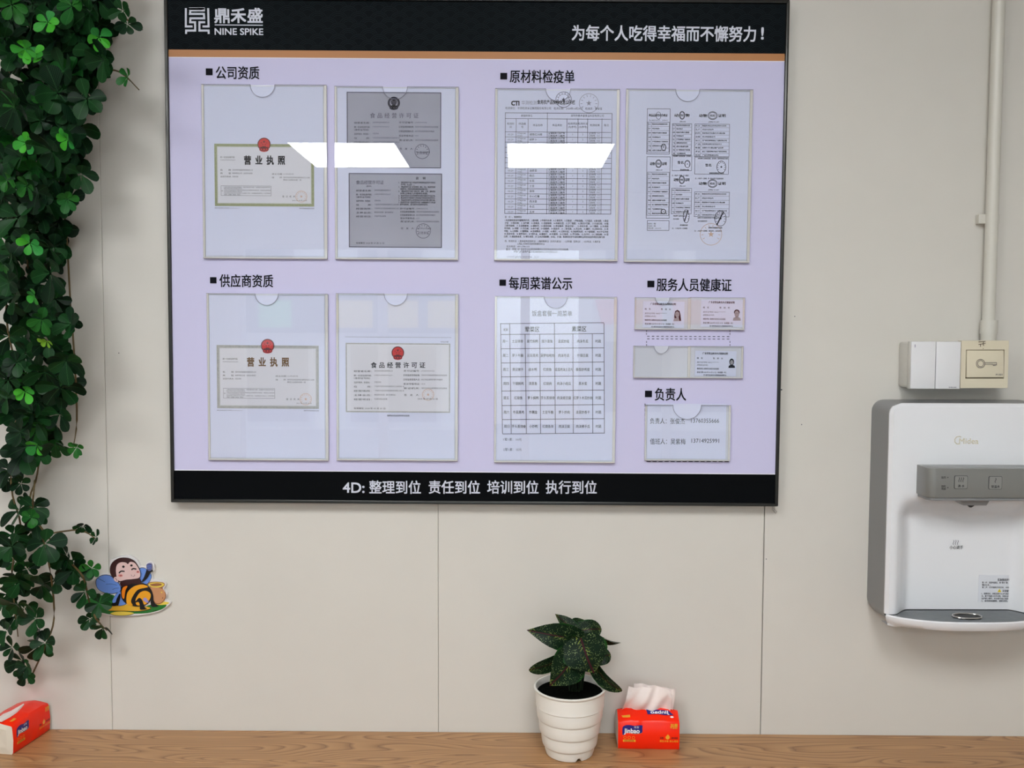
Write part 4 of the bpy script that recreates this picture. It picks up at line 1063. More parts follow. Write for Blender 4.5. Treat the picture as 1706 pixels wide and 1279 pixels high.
bpart('body', [('s', [(750, 760), (760, 690), (860, 640), (1000, 640), (1130, 660), (1220, 760), (1215, 880), (1150, 965), (1020, 1000), (900, 985), (800, 930), (755, 850)], 'black'), ('s', [(770, 850), (765, 770), (790, 705), (850, 690), (820, 760), (800, 880)], 'orange'), ('s', [(845, 960), (838, 840), (870, 760), (960, 690), (1080, 665), (1170, 700), (1120, 715), (1010, 745), (940, 830), (905, 920), (930, 985)], 'yellow'), ('s', [(985, 870), (1040, 790), (1120, 760), (1190, 790), (1205, 850), (1150, 950), (1080, 975), (1000, 980), (975, 930)], 'yellow')], .0022)
bpart('leg', [('s', [(1025, 870), (1070, 890), (1100, 960), (1120, 1015), (1150, 1035), (1050, 1045), (1040, 980), (1020, 930), (965, 940)], 'black')], .0028)
bpart('leg', [('s', [(1215, 760), (1245, 830), (1250, 900), (1275, 960), (1325, 985), (1290, 1003), (1215, 995), (1205, 900)], 'black')], .0028)
bpart('stinger', [('s', [(1090, 900), (1110, 865), (1140, 870), (1175, 930), (1150, 940)], 'lilac'), ], .003)
bpart('arm', [('s', [(690, 880), (735, 800), (745, 860), (720, 960), (700, 985), (620, 990), (615, 950), (670, 935)], 'black')], .0028)
bpart('arm', [('s', [(1150, 430), (1185, 440), (1230, 440), (1240, 465), (1200, 485), (1160, 560), (1100, 615), (1065, 625), (1110, 540)], 'black')], .0028)
bpart('blue_cup', [('s', [(1145, 360), (1190, 338), (1225, 355), (1222, 440), (1180, 455), (1150, 430)], 'blue'), ('l', [(1155, 385), (1215, 380)], 'wing', 1.0), ('l', [(1160, 415), (1212, 410)], 'wing', 1.0)], .0032)
bpart('collar', [('s', [(740, 640), (790, 600), (870, 590), (960, 575), (1040, 575), (1060, 620), (1050, 660), (930, 650), (850, 680), (770, 700)], 'brown')], .0030)
bpart('head', [('s', [(590, 480), (600, 370), (660, 295), (760, 255), (880, 262), (970, 310), (1030, 410), (1055, 500), (1035, 575), (900, 590), (760, 620), (700, 625), (640, 570)], 'brown'), ('s', [(690, 540), (680, 440), (700, 360), (760, 325), (830, 330), (862, 352), (900, 318), (970, 340), (1030, 430), (1050, 500), (1030, 560), (930, 580), (830, 590), (740, 610), (700, 580)], 'face')], .0034)
bpart('ear', [('s', [(650, 590), (655, 555), (690, 545), (705, 580), (715, 620), (685, 622)], 'face'), ('l', [(670, 570), (690, 580), (695, 605)], 'brown', .7)], .0038)
bpart('eye', [('l', [(728, 490), (760, 460), (815, 462)], 'black', 2.2)], .004)
bpart('eye', [('l', [(918, 440), (945, 420), (993, 428)], 'black', 2.2)], .004)
bpart('eyebrow', [('d', (796, 391), 'black', 20, 18)], .004)
bpart('eyebrow', [('d', (918, 372), 'black', 19, 17)], .004)
bpart('cheek', [('d', (752, 525), 'blush', 34, 20), ('d', (1016, 470), 'blush', 22, 18), ('d', (757, 527), 'brown', 12, 6), ('d', (1018, 468), 'brown', 9, 7)], .004)
bpart('mouth', [('l', [(910, 512), (922, 525), (915, 535)], 'brown', .5), ('l', [(935, 530), (950, 540), (968, 520), (960, 512)], 'brown', .5)], .004)

# ------------------------------------------------------------------ conduit
cxp = at(1655.5, 270, .014).x
RC = .0105
boxtop = at(1640, 567.5, .045).z
t = thing('conduit', 'white plastic conduit running down the wall to the switch boxes', 'pipe', (cxp, -.014, boxtop))
q = MB(); q.tube([(cxp, -.014, boxtop + .03), (cxp, -.014, ZT)], RC, 'pvc', n=20); q.build('pipe', t, smooth=True)
q = MB(); q.tube([(cxp, -.016, boxtop - .002), (cxp, -.016, boxtop + .012)], .0128, 'pvc', n=20); q.tube([(cxp, -.016, boxtop + .012), (cxp, -.016, boxtop + .035)], .0142, 'pvc', n=20); q.build('coupling', t, smooth=True)
zc_ = at(1650, 365, .01).z
q = MB()
q.box(ID, cxp - .0215, cxp - .006, -.0125, -.0001, zc_ - .008, zc_ + .008, 'pvc'); q.box(ID, cxp + .0105, cxp + .015, -.012, -.0001, zc_ - .008, zc_ + .008, 'pvc')
q.build('pipe_clip', t, bevel=.001)

# ------------------------------------------------------------------ switches
sw = Plane(1559, 608, .0535)
t = thing('rocker_switch', 'glossy white double rocker switch on a deep surface box, left of the cream button', 'switch', (sw.o.x, 0, sw.o.z), group=None)
u0, v0 = sw.uv(1518.5, 568.3); u1, v1 = sw.uv(1599.5, 648.3)
slab(sw, u0 + .001, u1 - .001, v1 + .001, v0 - .001, -.0535, -.016, 'box_white').build('surface_box', t, bevel=.005, seg=3, smooth=True)
slab(sw, u0, u1, v1, v0, -.015, -.004, 'box_white').build('cover_frame', t, bevel=.0015, smooth=True)
um = (u0 + u1) / 2
slab(sw, u0 + .0004, um - .0004, v1 + .0004, v0 - .0004, -.004, 0, 'switch_white').build('rocker', t, bevel=.0012, smooth=True)
slab(sw, um + .0004, u1 - .0004, v1 + .0004, v0 - .0004, -.004, 0, 'switch_white').build('rocker', t, bevel=.0012, smooth=True)
ik = Ink(sw, .0002); ik.rect(1523.8, 573.5, 1525.0, 578.5, 'ink3'); ik.text('DELIXI', 1581, 645, 2.6, 'ink2', x1=1593, bold=.03); ik.build('printing', t)

sc_ = Plane(1640, 606, .0525, -.004)
t = thing('door_button', 'cream yellowed door release button with a key symbol under the conduit', 'switch', (sc_.o.x, 0, sc_.o.z))
u0, v0 = sc_.uv(1601.8, 567.3); u1, v1 = sc_.uv(1678.6, 646.2)
slab(sc_, u0 + .003, u1 - .003, v1 + .003, v0 - .003, -.052, -.012, 'box_white').build('surface_box', t, bevel=.004, seg=3, smooth=True)
ub0, vb0 = sc_.uv(1609.5, 582.5); ub1, vb1 = sc_.uv(1672.5, 630.5)
q = MB()
for a, b, c, d in ((u0, ub0, v1, v0), (ub1, u1, v1, v0), (ub0, ub1, v1, vb1), (ub0, ub1, vb0, v0)): slab(sc_, a, b, c, d, -.012, 0, 'cream', q)
q.build('cover_frame', t)
slab(sc_, ub0, ub1, vb1, vb0, -.012, -.004, 'cream_dark').build('recess', t)
P = [(ub0 + .0018, vb1 + .002), (ub1 - .0008, vb1 + .002), (ub1 - .0008, vb0 - .001), (ub0 + .0018, vb0 - .001)]
q = MB(); q.prism([sc_.W(u, v, .0012 if k < 2 else -.0012) for k, (u, v) in enumerate(P)], [sc_.W(u, v, -.006) for u, v in P], 'cream'); q.build('push_button', t, bevel=.0008, smooth=True)
ik = Ink(sc_, .0014)
ik.ring(1633, 605.5, 7.2, .7, 'ink2'); ik.ring(1633, 605.5, 5.0, .7, 'ink2')
ik.stroke([(1639.5, 604), (1659.5, 603.8), (1659.5, 608), (1657.5, 607), (1657, 609), (1655.5, 607), (1654.5, 609), (1653, 606.6), (1639.5, 606.8)], .7, 'ink2')
ik.text('PUSH', 1658.5, 623.8, 3.8, 'ink2', x1=1669, bold=.03); ik.build('key_symbol', t)
ik = Ink(sc_, .0005)
for pts in ([(1630, 569.5), (1636, 569), (1641.5, 568.6)], [(1630, 573.8), (1634, 573.2), (1641.8, 571.6)], [(1638.2, 568.5), (1637.6, 573), (1638.6, 576)], [(1633.5, 573), (1633.2, 577.5)]): ik.stroke(pts, 1.0, 'scorch')
ik.disc(1637.8, 580.5, .7, 'scorch', n=8); ik.build('scorch_crack', t, label='brown scorched crack at the top of the cream cover')

# ------------------------------------------------------------------ water dispenser
D0 = .078
xl = at(1478.5, 850, D0).x; xr = at(1612, 850, D0).x * 2 - xl
zt = at(1500, 671.5, D0).z; zb = at(1500, 1022, D0).z
xm = (xl + xr) / 2
disp = thing('water_dispenser', 'white wall mounted water dispenser with grey sides, control bar and drip tray', 'water dispenser', (xm, 0, zb))


def rrect(x0, x1, z0, z1, r, n=6, rb=None):
    rb = r if rb is None else rb; P = []
    for cx, cz_, a0, rr in ((x1 - r, z1 - r, 0, r), (x0 + r, z1 - r, 90, r), (x0 + rb, z0 + rb, 180, rb), (x1 - rb, z0 + rb, 270, rb)):
        for k in range(n + 1):
            a = math.radians(a0 + 90 * k / n); P.append((cx + rr * math.cos(a), cz_ + rr * math.sin(a)))
    return P


zbw = at(1450, 1012, 0).z
xl_w = at(1448.5, 850, .002).x
q = MB()
secs = [(.0005, xl_w, 2 * xm - xl_w, zbw, zt + .0005, .020), (.012, xl_w, 2 * xm - xl_w, zbw - .004, zt + .0015, .020), (.068, xl + .0002, xr - .0002, zb - .016, zt - .0003, .020), (.0735, xl + .0002, xr - .0002, zb - .016, zt - .0008, .020)]
rings = [[(x, -d, z) for x, z in rrect(a, b, c, e_, r_)] for d, a, b, c, e_, r_ in secs]
n = len(rings[0])
q.add([v for r_ in rings for v in r_], [(i * n + k, i * n + (k + 1) % n, (i + 1) * n + (k + 1) % n, (i + 1) * n + k) for i in range(len(rings) - 1) for k in range(n)] + [tuple(range(n))], 'disp_grey')
q.build('side_shell', disp, smooth=True)

# front panel height field
HW = (xr - xl) / 2
zr0 = at(1612, 838, .08).z
zrec1 = zr0 + .012


def sst(a, b, x):
    t_ = min(1, max(0, (x - a) / (b - a))); return t_ * t_ * (3 - 2 * t_)


def front_depth(x, z):
    u = abs(x - xm)
    d = D0 + .004
    rec = (1 - sst(.084, .122, u)) * (1 - sst(zr0 - .03, zr0 + .015, z)) * .030
    return d - rec


q = MB(); NX, NZ = 56, 64; RCN = .018
grid = []
for j in range(NZ + 1):
    z = zb + (zt - zb) * j / NZ
    hw = HW
    dz = zt - z
    if dz < RCN: hw = HW - RCN + math.sqrt(max(0, RCN ** 2 - (RCN - dz) ** 2))
    for i in range(NX + 1):
        s_ = -1 + 2 * i / NX
        x = xm + s_ * hw
        e_ = min(hw - abs(x - xm), dz)
        d = front_depth(x, z) - (.005 * (1 - math.sqrt(max(0, 1 - (1 - min(1, e_ / .005)) ** 2))) if e_ < .005 else 0)
        grid.append((x, -d, z))
q.add(grid, [(j * (NX + 1) + i, j * (NX + 1) + i + 1, (j + 1) * (NX + 1) + i + 1, (j + 1) * (NX + 1) + i) for j in range(NZ) for i in range(NX)], 'disp_white')
# side return
bord = [grid[j * (NX + 1)] for j in range(NZ + 1)] + [grid[NZ * (NX + 1) + i] for i in range(1, NX + 1)] + [grid[j * (NX + 1) + NX] for j in range(NZ - 1, -1, -1)]
nb_ = len(bord)
q.add(bord + [(x, -.0735, z) for x, y, z in bord], [(k, k + 1, nb_ + k + 1, nb_ + k) for k in range(nb_ - 1)], 'disp_white')
q.build('front_panel', disp, smooth=True)

# drip tray: white bowl rim + grey grille
zt_ = zb
NT = 40


def tray_curve(fr, off=0, z=0):
    """fr 0 = back edge of the grille, 1 = front edge"""
    P = []
    for k in range(NT + 1):
        s_ = -1 + 2 * k / NT
        x = xm + s_ * (HW - .0015 + off)
        back = front_depth(x, zb + .001) if abs(s_) < .96 else D0
        frt = D0 + .002 + .044 * (1 - abs(s_) ** 2.6) ** .75 + off
        P.append(Vector((x, -(back + (frt - back) * fr), z)))
    return P


def loft(mb, curves, mt):
    n = len(curves[0])
    mb.add([v for c in curves for v in c], [(j * n + i, j * n + i + 1, (j + 1) * n + i + 1, (j + 1) * n + i) for j in range(len(curves) - 1) for i in range(n - 1)], mt)


q = MB()
cs = [tray_curve(1, -.003, zb - .001), tray_curve(1, 0, zb), tray_curve(1, .0015, zb - .002), tray_curve(1, .001, zb - .009), tray_curve(1, -.004, zb - .016), tray_curve(.6, -.004, zb - .020)]
last = [Vector((v.x, -.05, zb - .0205)) for v in cs[-1]]
loft(q, cs + [last], 'disp_white'); q.build('tray_rim', disp, smooth=True)
q = MB()
NG = 9
cs = []
for g in range(NG * 4 + 1):
    f_ = g / (NG * 4); ph = g % 4
    cs.append(tray_curve(f_, -.003, zb - .0015 - (.0034 if ph in (2,) else 0) - (.0006 if ph in (1, 3) else 0)))
loft(q, cs, 'disp_dark'); q.build('drip_grille', disp)
dc = onz(1611, 1026.5, zb); dr = .0235
q = MB()
ring_ = [(dc.x + dr * math.cos(a * math.pi / 16), dc.y + dr * .62 * math.sin(a * math.pi / 16), zb + .0005) for a in range(33)]
q.tube(ring_, .0016, 'chrome', n=8, caps=False); rg = q.build('drain_ring', disp, smooth=True)
q = MB(); q.add([(dc.x + dr * .95 * math.cos(a * math.pi / 16), dc.y + dr * .6 * math.sin(a * math.pi / 16), zb + .0002) for a in range(32)], [tuple(range(32))], 'black'); q.build('drain_hole', rg)
q = MB(); q.tube([(xm + .005, -.06, zb - .027), (xm + .005, -.06, zb - .02)], .010, 'groove', n=16); q.build('drain_plug', disp)

# control bar
bx0 = at(1527, 800, D0 + .004).x; bx1 = 2 * xm - bx0
bzt = at(1549, 780, .125).z; bzb = at(1549, 829, .125).z


def bar_outline(x0, x1, d, r=.014):
    P = [(x0, D0 - .002)]
    for k in range(7):
        a = math.radians(180 - 90 * k / 6); P.append((x0 + r + r * math.cos(a), d - r + r * math.sin(a)))
    for k in range(7):
        a = math.radians(90 - 90 * k / 6); P.append((x1 - r + r * math.cos(a), d - r + r * math.sin(a)))
    P.append((x1, D0 - .002)); return P


P = bar_outline(bx0, bx1, .125)
q = MB(); q.prism([(x, -d, bzt) for x, d in P], [(x, -d, bzb) for x, d in P], 'disp_bar'); bar = q.build('control_bar', disp, bevel=.0009, seg=2, smooth=True)
P = bar_outline(bx0 + .003, bx1 - .003, .1225)
q = MB(); q.prism([(x, -d, bzb) for x, d in P], [(x, -d, bzb - .0055) for x, d in P], 'disp_grey'); q.build('lower_lip', bar, bevel=.001, smooth=True)
pb = Plane(1630, 805, .1252)
for cx_, cy_, n_, s_ in ((1600.8, 803, 3, '沸 水'), (1658, 804, 1, '常温水')):
    ub, vb = pb.uv(cx_, cy_); hh = .0108
    q = MB(); Pr = rrect(ub - hh, ub + hh, vb - hh, vb + hh, .0022); Pi = rrect(ub - hh + .0007, ub + hh - .0007, vb - hh + .0007, vb + hh - .0007, .002)
    n = len(Pr)
    q.prism([pb.W(u, v, .0005) for u, v in Pr], [pb.W(u, v, -.001) for u, v in Pr], 'groove')
    bt = q.build('touch_button', disp)
    q = MB(); q.prism([pb.W(u, v, .0009) for u, v in Pi], [pb.W(u, v, 0) for u, v in Pi], 'btn'); q.build('button_face', bt)
    ik = Ink(pb, .0012)
    for k in range(n_):
        xo = cx_ + (k - (n_ - 1) / 2) * 3.4
        ik.stroke([(xo + math.sin(a * .9) * .9 * (1), cy_ - 8 + a * 1.1) for a in range(8)], .8, 'ink')
    ik.text(s_, cx_ - (5.5 if n_ == 3 else 7), cy_ + 6.2, 4.6, 'ink', x1=cx_ + (5.5 if n_ == 3 else 7), bold=.03); ik.build('printing', bt)
ik = Ink(pb, .0004)
ik.text('加热', 1568, 795, 4, 'ink', x1=1576); ik.disc(1579, 795, .8, 'ink', n=10); ik.text('加热', 1568, 809.5, 3.8, 'ink', x1=1575.5); ik.text('完成', 1568, 814, 3.8, 'ink', x1=1575.5); ik.disc(1579, 812, .8, 'ink', n=10)
ik.build('bar_lettering', disp)
# nozzle
na = at(1594.5, 833, .112); nb2 = at(1646, 833, .112)
q = MB()
Pt = [(na.x, .118), (nb2.x, .118), (nb2.x, .09), (na.x, .09)]; Pb = [(na.x + .010, .114), (nb2.x - .003, .114), (nb2.x - .003, .092), (na.x + .010, .092)]
q.prism([(x, -d, bzb - .0055) for x, d in Pt], [(x, -d, bzb - .0145) for x, d in Pb], 'disp_grey'); q.build('nozzle', disp, bevel=.0006)
nx = at(1617, 842, .103).x
q = MB(); q.tube([(nx, -.103, bzb - .0145), (nx, -.103, bzb - .0165), (nx, -.103, bzb - .0195)], [.006, .0055, .002], 'groove', n=16); q.build('nozzle_tip', disp, smooth=True)
# lettering on the panel
pf = Plane(1610, 733, D0 + .0042)
ik = Ink(pf, .0003); ik.text('Midea', 1598, 734, 12.5, 'goldlogo', x1=1630, bold=.012, res=4)
ik.stroke([(1601.5, 728), (1598, 726.6), (1593.5, 727.8), (1590.6, 731.5), (1590.8, 736), (1594, 739.3), (1599, 739.3)], 1.4, 'goldlogo'); ik.build('maker_emblem', disp)
pr = Plane(1593, 905, D0 + .004 - .030 + .0003)
ik = Ink(pr, .0002)
for k in range(3): ik.stroke([(1588.5 + k * 3.6 + math.sin(a * .9) * .8, 899.5 + a * 1.1) for a in range(8)], .8, 'ink2')
ik.text('小心烫手', 1582, 911.5, 6.2, 'ink', x1=1604.5, bold=.015); ik.build('hot_warning', disp)
ps = Plane(1665, 980, D0 + .004 - .030 + .0006, .006)
us0, vs0 = ps.uv(1631.2, 957.5); us1, vs1 = ps.uv(1694, 1003)
st_ = slab(ps, us0, us1, vs1, vs0, -.0004, 0, 'sticker').build('instruction_sticker', disp)
ik = Ink(ps, .0002)
ik.text('首次使用步骤', 1662, 965.5, 4.6, 'ink', x1=1684, bold=.05)
for i, (a, b, c) in enumerate(((1636, 1693, '第一步：连接电源后，按“沸水”键，直至出水'), (1636, 1650, '嘴出水。'), (1636, 1693, '第二步：打开加热开关开关，大约即可出水'))): ik.text(c, a, 970 + i * 4, 3.2, 'ink', x1=b, bold=.03)
ik.poly([(1661.5, 986), (1665, 980.3), (1668.5, 986)], 'yellow'); ik.text('注意提示', 1670, 984, 4.2, 'ink', x1=1684, bold=.05)
for i, (b, c) in enumerate(((1693, '1、请使用水，本机适用于4-38℃纯净水或安全'), (1693, '水，按下电源口中开关处，待指示灯亮后使用'), (1687, '童护锁上操作，热水即可以止加热工作。'), (1679, '2、请勿倾斜翻倒，谨防烫伤。'))): ik.text(c, 1635, 988.5 + i * 4, 3.2, 'ink', x1=b, bold=.03)
ik.build('printing', st_)

# ------------------------------------------------------------------ plants
SH_OB = [(0, .07), (.13, .2), (.30, .55), (.50, .88), (.68, 1), (.84, .9), (.95, .55), (1, .1)]
SH_HE = [(-.14, .30), (-.06, .70), (.06, .93), (.20, 1), (.36, .98), (.52, .86), (.68, .64), (.82, .38), (.92, .18), (.97, .07), (1, .02)]


def leaf(mb, base, tip, wv, width, shape, mt, curl=0, fold=0, shade=None, rnd=0, droop=0, cols=5):
    base = Vector(base); tip = Vector(tip); ax = tip - base; L_ = ax.length
    wv = (wv - ax * wv.dot(ax) / ax.length_squared).normalized(); nrm = wv.cross(ax).normalized()
    if nrm.y > 0: nrm = -nrm
    vs, uvs = [], []
    for t_, hw in shape:
        c = base + ax * t_ + nrm * (curl * L_ * math.sin(math.pi * max(0, t_))) + Vector((0, 0, -droop * L_ * max(0, t_) ** 2.2))
        for i in range(cols):
            s_ = -1 + 2 * i / (cols - 1)
            lob = .10 * ax * (-(abs(s_)) if t_ < 0 else 0) if shape is SH_HE and t_ < .0 else Vector((0, 0, 0))
            vs.append(c + lob + wv * (s_ * hw * width / 2) + nrm * (fold * abs(s_) * hw * width / 2 + (random.uniform(-1, 1) * rnd * width)))
            uvs.append((.5 + .5 * s_ * hw, t_))
    n = len(shape)
    b = mb.add(vs, [(j * cols + i, j * cols + i + 1, (j + 1) * cols + i + 1, (j + 1) * cols + i) for j in range(n - 1) for i in range(cols - 1)], mt)
    for k, u in enumerate(uvs):
        mb.uv[b + k] = u
        if shade: mb.col[b + k] = (*shade, 1)


# --- hanging artificial vine
rv = random.Random(11)
vine = thing('hanging_vine', 'dense dark green artificial vine hanging down the left wall', 'plant', (at(70, 100, .06).x, 0, at(70, 300, .06).z))
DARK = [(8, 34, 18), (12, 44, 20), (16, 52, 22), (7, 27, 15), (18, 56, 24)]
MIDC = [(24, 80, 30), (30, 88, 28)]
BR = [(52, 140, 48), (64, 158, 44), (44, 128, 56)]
ENV = [(-60, 0, 195), (0, 0, 200), (50, 0, 188), (100, 0, 188), (150, 0, 168), (200, 0, 150), (250, 0, 150), (300, 0, 145), (350, 0, 128), (400, 0, 112), (450, 0, 118), (500, 2, 125), (540, 36, 125), (590, 36, 128), (610, 0, 130), (650, 0, 142), (700, 28, 130), (740, 30, 126), (760, 0, 60), (800, 0, 52), (850, 4, 85), (900, 0, 95), (950, 0, 92), (1000, 0, 92), (1040, 0, 90), (1060, 8, 85), (1100, 20, 80), (1125, 30, 60)]


def env(y):
    for (a, l0, r0), (b, l1, r1) in zip(ENV[:-1], ENV[1:]):
        if a <= y <= b:
            t_ = (y - a) / (b - a); return l0 + (l1 - l0) * t_, r0 + (r1 - r0) * t_
    return 0, 0


sprigs = []
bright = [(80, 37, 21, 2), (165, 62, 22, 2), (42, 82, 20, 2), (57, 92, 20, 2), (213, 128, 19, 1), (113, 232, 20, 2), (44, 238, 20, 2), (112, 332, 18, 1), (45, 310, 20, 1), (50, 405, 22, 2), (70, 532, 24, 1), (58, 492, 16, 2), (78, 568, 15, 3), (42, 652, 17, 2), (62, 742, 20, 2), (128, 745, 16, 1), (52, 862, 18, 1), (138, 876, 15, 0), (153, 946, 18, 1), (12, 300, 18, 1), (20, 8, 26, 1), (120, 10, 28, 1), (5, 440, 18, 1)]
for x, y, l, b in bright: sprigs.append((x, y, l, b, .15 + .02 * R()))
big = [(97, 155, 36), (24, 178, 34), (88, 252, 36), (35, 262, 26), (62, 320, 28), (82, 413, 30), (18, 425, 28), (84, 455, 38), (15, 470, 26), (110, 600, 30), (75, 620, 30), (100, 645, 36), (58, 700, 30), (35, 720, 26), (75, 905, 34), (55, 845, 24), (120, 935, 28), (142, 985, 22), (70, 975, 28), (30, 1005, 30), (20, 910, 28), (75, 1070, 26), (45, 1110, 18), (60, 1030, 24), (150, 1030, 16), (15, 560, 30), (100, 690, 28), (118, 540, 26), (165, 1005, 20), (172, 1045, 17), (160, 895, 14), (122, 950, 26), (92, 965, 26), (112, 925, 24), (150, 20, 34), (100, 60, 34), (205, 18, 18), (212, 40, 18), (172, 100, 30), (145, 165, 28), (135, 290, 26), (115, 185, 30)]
for x, y, l in big: sprigs.append((x, y, l, 0, .10 + .06 * rv.random()))
y = -55
while y < 1120:
    a, b = env(y)
    dens = 3.6 if y < 420 else (2.4 if y < 760 else 1.4)
    n_ = max(1, int((b - a) / 32 * (dens / 2.6) + rv.random()))
    for k in range(n_):
        l = rv.uniform(21, 33) if y < 780 else rv.uniform(18, 28)
        x = rv.uniform(a + 4, b - 12) if y > 450 else rv.uniform(-5, b - 14)
        sprigs.append((x, y + rv.uniform(-9, 9), l, 0 if rv.random() < .93 else 1, rv.uniform(.025, .12) if y < 760 else rv.uniform(.03, .09)))
    y += 17
leaves = []
for (x, y, l, br, d) in sprigs:
    if y > 760: d *= .8
    if 85 < x and y > 850: d = min(d, .05)
    c = at(x, y, d); mpp = (1.62 - d) / F_PX; L_ = l * mpp * (1.22 if br == 0 else 1.08)
    n_ = rv.choice((5, 5, 6)); a0 = rv.uniform(0, 6.28)
    ax_tilt = Vector((rv.uniform(-.75, .75), -1, rv.uniform(-.7, .5) - .15)).normalized()
    e1 = ax_tilt.cross(Vector((0, 0, 1))).normalized(); e2 = ax_tilt.cross(e1)
    for k in range(n_):
        a = a0 + 2 * math.pi * k / n_ + rv.uniform(-.28, .28)
        dr_ = (e1 * math.cos(a) + e2 * math.sin(a) + ax_tilt * rv.uniform(.05, .6)).normalized()
        ln = L_ * rv.uniform(.75, 1.1)
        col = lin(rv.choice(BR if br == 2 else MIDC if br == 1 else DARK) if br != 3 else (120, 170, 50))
        wv = dr_.cross(ax_tilt)
        tip = c + dr_ * ln
        if tip.y > -.006: tip.y = -.006
        leaves.append((d + rv.random() * .01, c + dr_ * ln * .06, tip, wv, ln * rv.uniform(.60, .74), col, rv.uniform(-.14, .10), rv.uniform(.0, .45), rv.uniform(-.05, .25)))
leaves.sort(key=lambda q_: -q_[0])
stuff = MB()
for i, (d, a, b, wv, wd, col, cu, fo, dr_) in enumerate(leaves):
    mb = MB() if i < 290 else stuff
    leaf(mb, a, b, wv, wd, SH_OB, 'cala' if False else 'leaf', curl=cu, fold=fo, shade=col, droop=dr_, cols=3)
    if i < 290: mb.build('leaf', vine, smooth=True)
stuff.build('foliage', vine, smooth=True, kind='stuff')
# stems
strands = [[(95, -150), (100, 60), (95, 240), (110, 380), (117, 500), (125, 610), (128, 700), (122, 745)], [(60, -150), (50, 80), (60, 250), (45, 420), (62, 560), (70, 700), (62, 790), (50, 830), (58, 880)], [(20, -150), (15, 120), (25, 350), (10, 520), (30, 640), (18, 800), (35, 880), (20, 950), (30, 1060)],
           [(58, 800), (55, 855), (72, 900), (85, 960), (90, 1030), (76, 1075), (60, 1110), (47, 1138)], [(62, 870), (85, 900), (110, 930), (138, 960), (148, 1000), (160, 1030), (178, 1050)], [(75, 890), (105, 885), (135, 883), (158, 896)], [(100, -40), (150, 20), (190, 20), (215, 35), (238, 50)], [(110, 60), (160, 110), (200, 120), (232, 150)], [(40, -150), (85, 30), (120, 120), (90, 300), (75, 430), (62, 480)]]
for s_ in strands:
    q = MB(); P = smooth(s_, 4, False)
    q.tube([at(x, y, .045 + .02 * math.sin(i * .7)) for i, (x, y) in enumerate(P)], [.0016 if i < len(P) - 3 else .0009 for i in range(len(P))], 'vstem', n=6); q.build('stem', vine, smooth=True)
hk = at(60, -150, .045)
q = MB(); q.tube([(hk.x - .05, -.002, hk.z), (hk.x - .05, -.05, hk.z), (hk.x + .04, -.05, hk.z), (hk.x + .04, -.002, hk.z)], .003, 'alu', n=8); q.build('wall_hook', vine, smooth=True)

# --- potted plant
pcx = 951.3
zc0 = cz(.1)
front = onz(pcx, 1271.6, zc0)
rb = .0415
pc = Vector((front.x, front.y + rb, zc0 + .0004))
dC = -pc.y
rr_ = 61.6 * (1.62 - dC) / F_PX
zrim = at(pcx, 1167.5, dC + rr_ - .001).z
PH = zrim - zc0 + .0015
pot = thing('potted_plant', 'speckled leafed artificial plant in a ribbed white plastic pot on the worktop', 'plant', tuple(pc))
k_ = rr_ / 467
lv = [(1140, 288), (1132, 302), (1075, 320), (1022, 329), (1012, 345), (990, 354), (925, 364), (852, 370), (842, 384), (820, 391), (740, 399), (672, 403), (662, 415), (640, 421), (570, 427), (506, 430), (496, 440), (466, 438), (330, 448), (300, 448), (285, 465), (268, 468), (260, 462), (262, 440), (300, 430), (600, 395)]
prof = [(r_ * k_, (1140 - y) / 880 * PH) for y, r_ in lv]
q = MB(); q.lathe(pc, prof, 'pot', n=64, cap0=False)
for i in range(64):
    a = 2 * math.pi * i / 64
    if -1.35 < (a - 2 * math.pi) < -1.08:
        for j in (0, 1):
            x, y_, z = q.v[j * 64 + i]; q.v[j * 64 + i] = (x, y_, z + .0045)
q.build('pot', pot, smooth=True)
q = MB(); q.lathe(pc, [(.0, prof[-2][1] - .004), (.02, prof[-2][1] - .0035), (427 * k_, prof[-2][1] - .005)], 'soil', n=40); q.build('soil', pot)
ZP = lambda x, y, d: at(870 + x / 7.994, 1010 + y / 7.994, d)


SH_BL = [(-.12, .35), (-.04, .72), (.08, .95), (.25, 1), (.45, 1), (.62, .95), (.76, .82), (.88, .6), (.95, .38), (1, .12)]


def pleaf(b, t_, w_, db, dt, roll=0, curl=.05, fold=.12, droop=0, shape=None):
    B = ZP(b[0], b[1], dC + db); T = ZP(t_[0], t_[1], dC + dt)
    ax = (T - B); v = Vector((0, -1, 0)); wv = ax.cross(v).normalized()
    wv = Matrix.Rotation(roll, 3, ax.normalized()) @ wv
    mb = MB(); leaf(mb, B, T, wv, w_ / 7.994 * (1.62 - dC) / F_PX / max(.35, math.cos(roll)), shape or SH_HE, 'cala', curl=curl, fold=fold, rnd=.004, droop=droop, cols=9)
    o = mb.build('leaf', pot, smooth=True)
    sm = MB(); base = ZP(690 + (b[0] - 720) * .26, 1130, dC + db * .2); mid = ZP(690 + (b[0] - 700) * .4, (b[1] + 1000) / 2, dC + db * .5 - .004)
    sm.tube([base, mid, B + Vector((0, .002, 0))], [.0022, .0018, .0012], 'stem', n=8); sm.build('stem', pot, smooth=True)


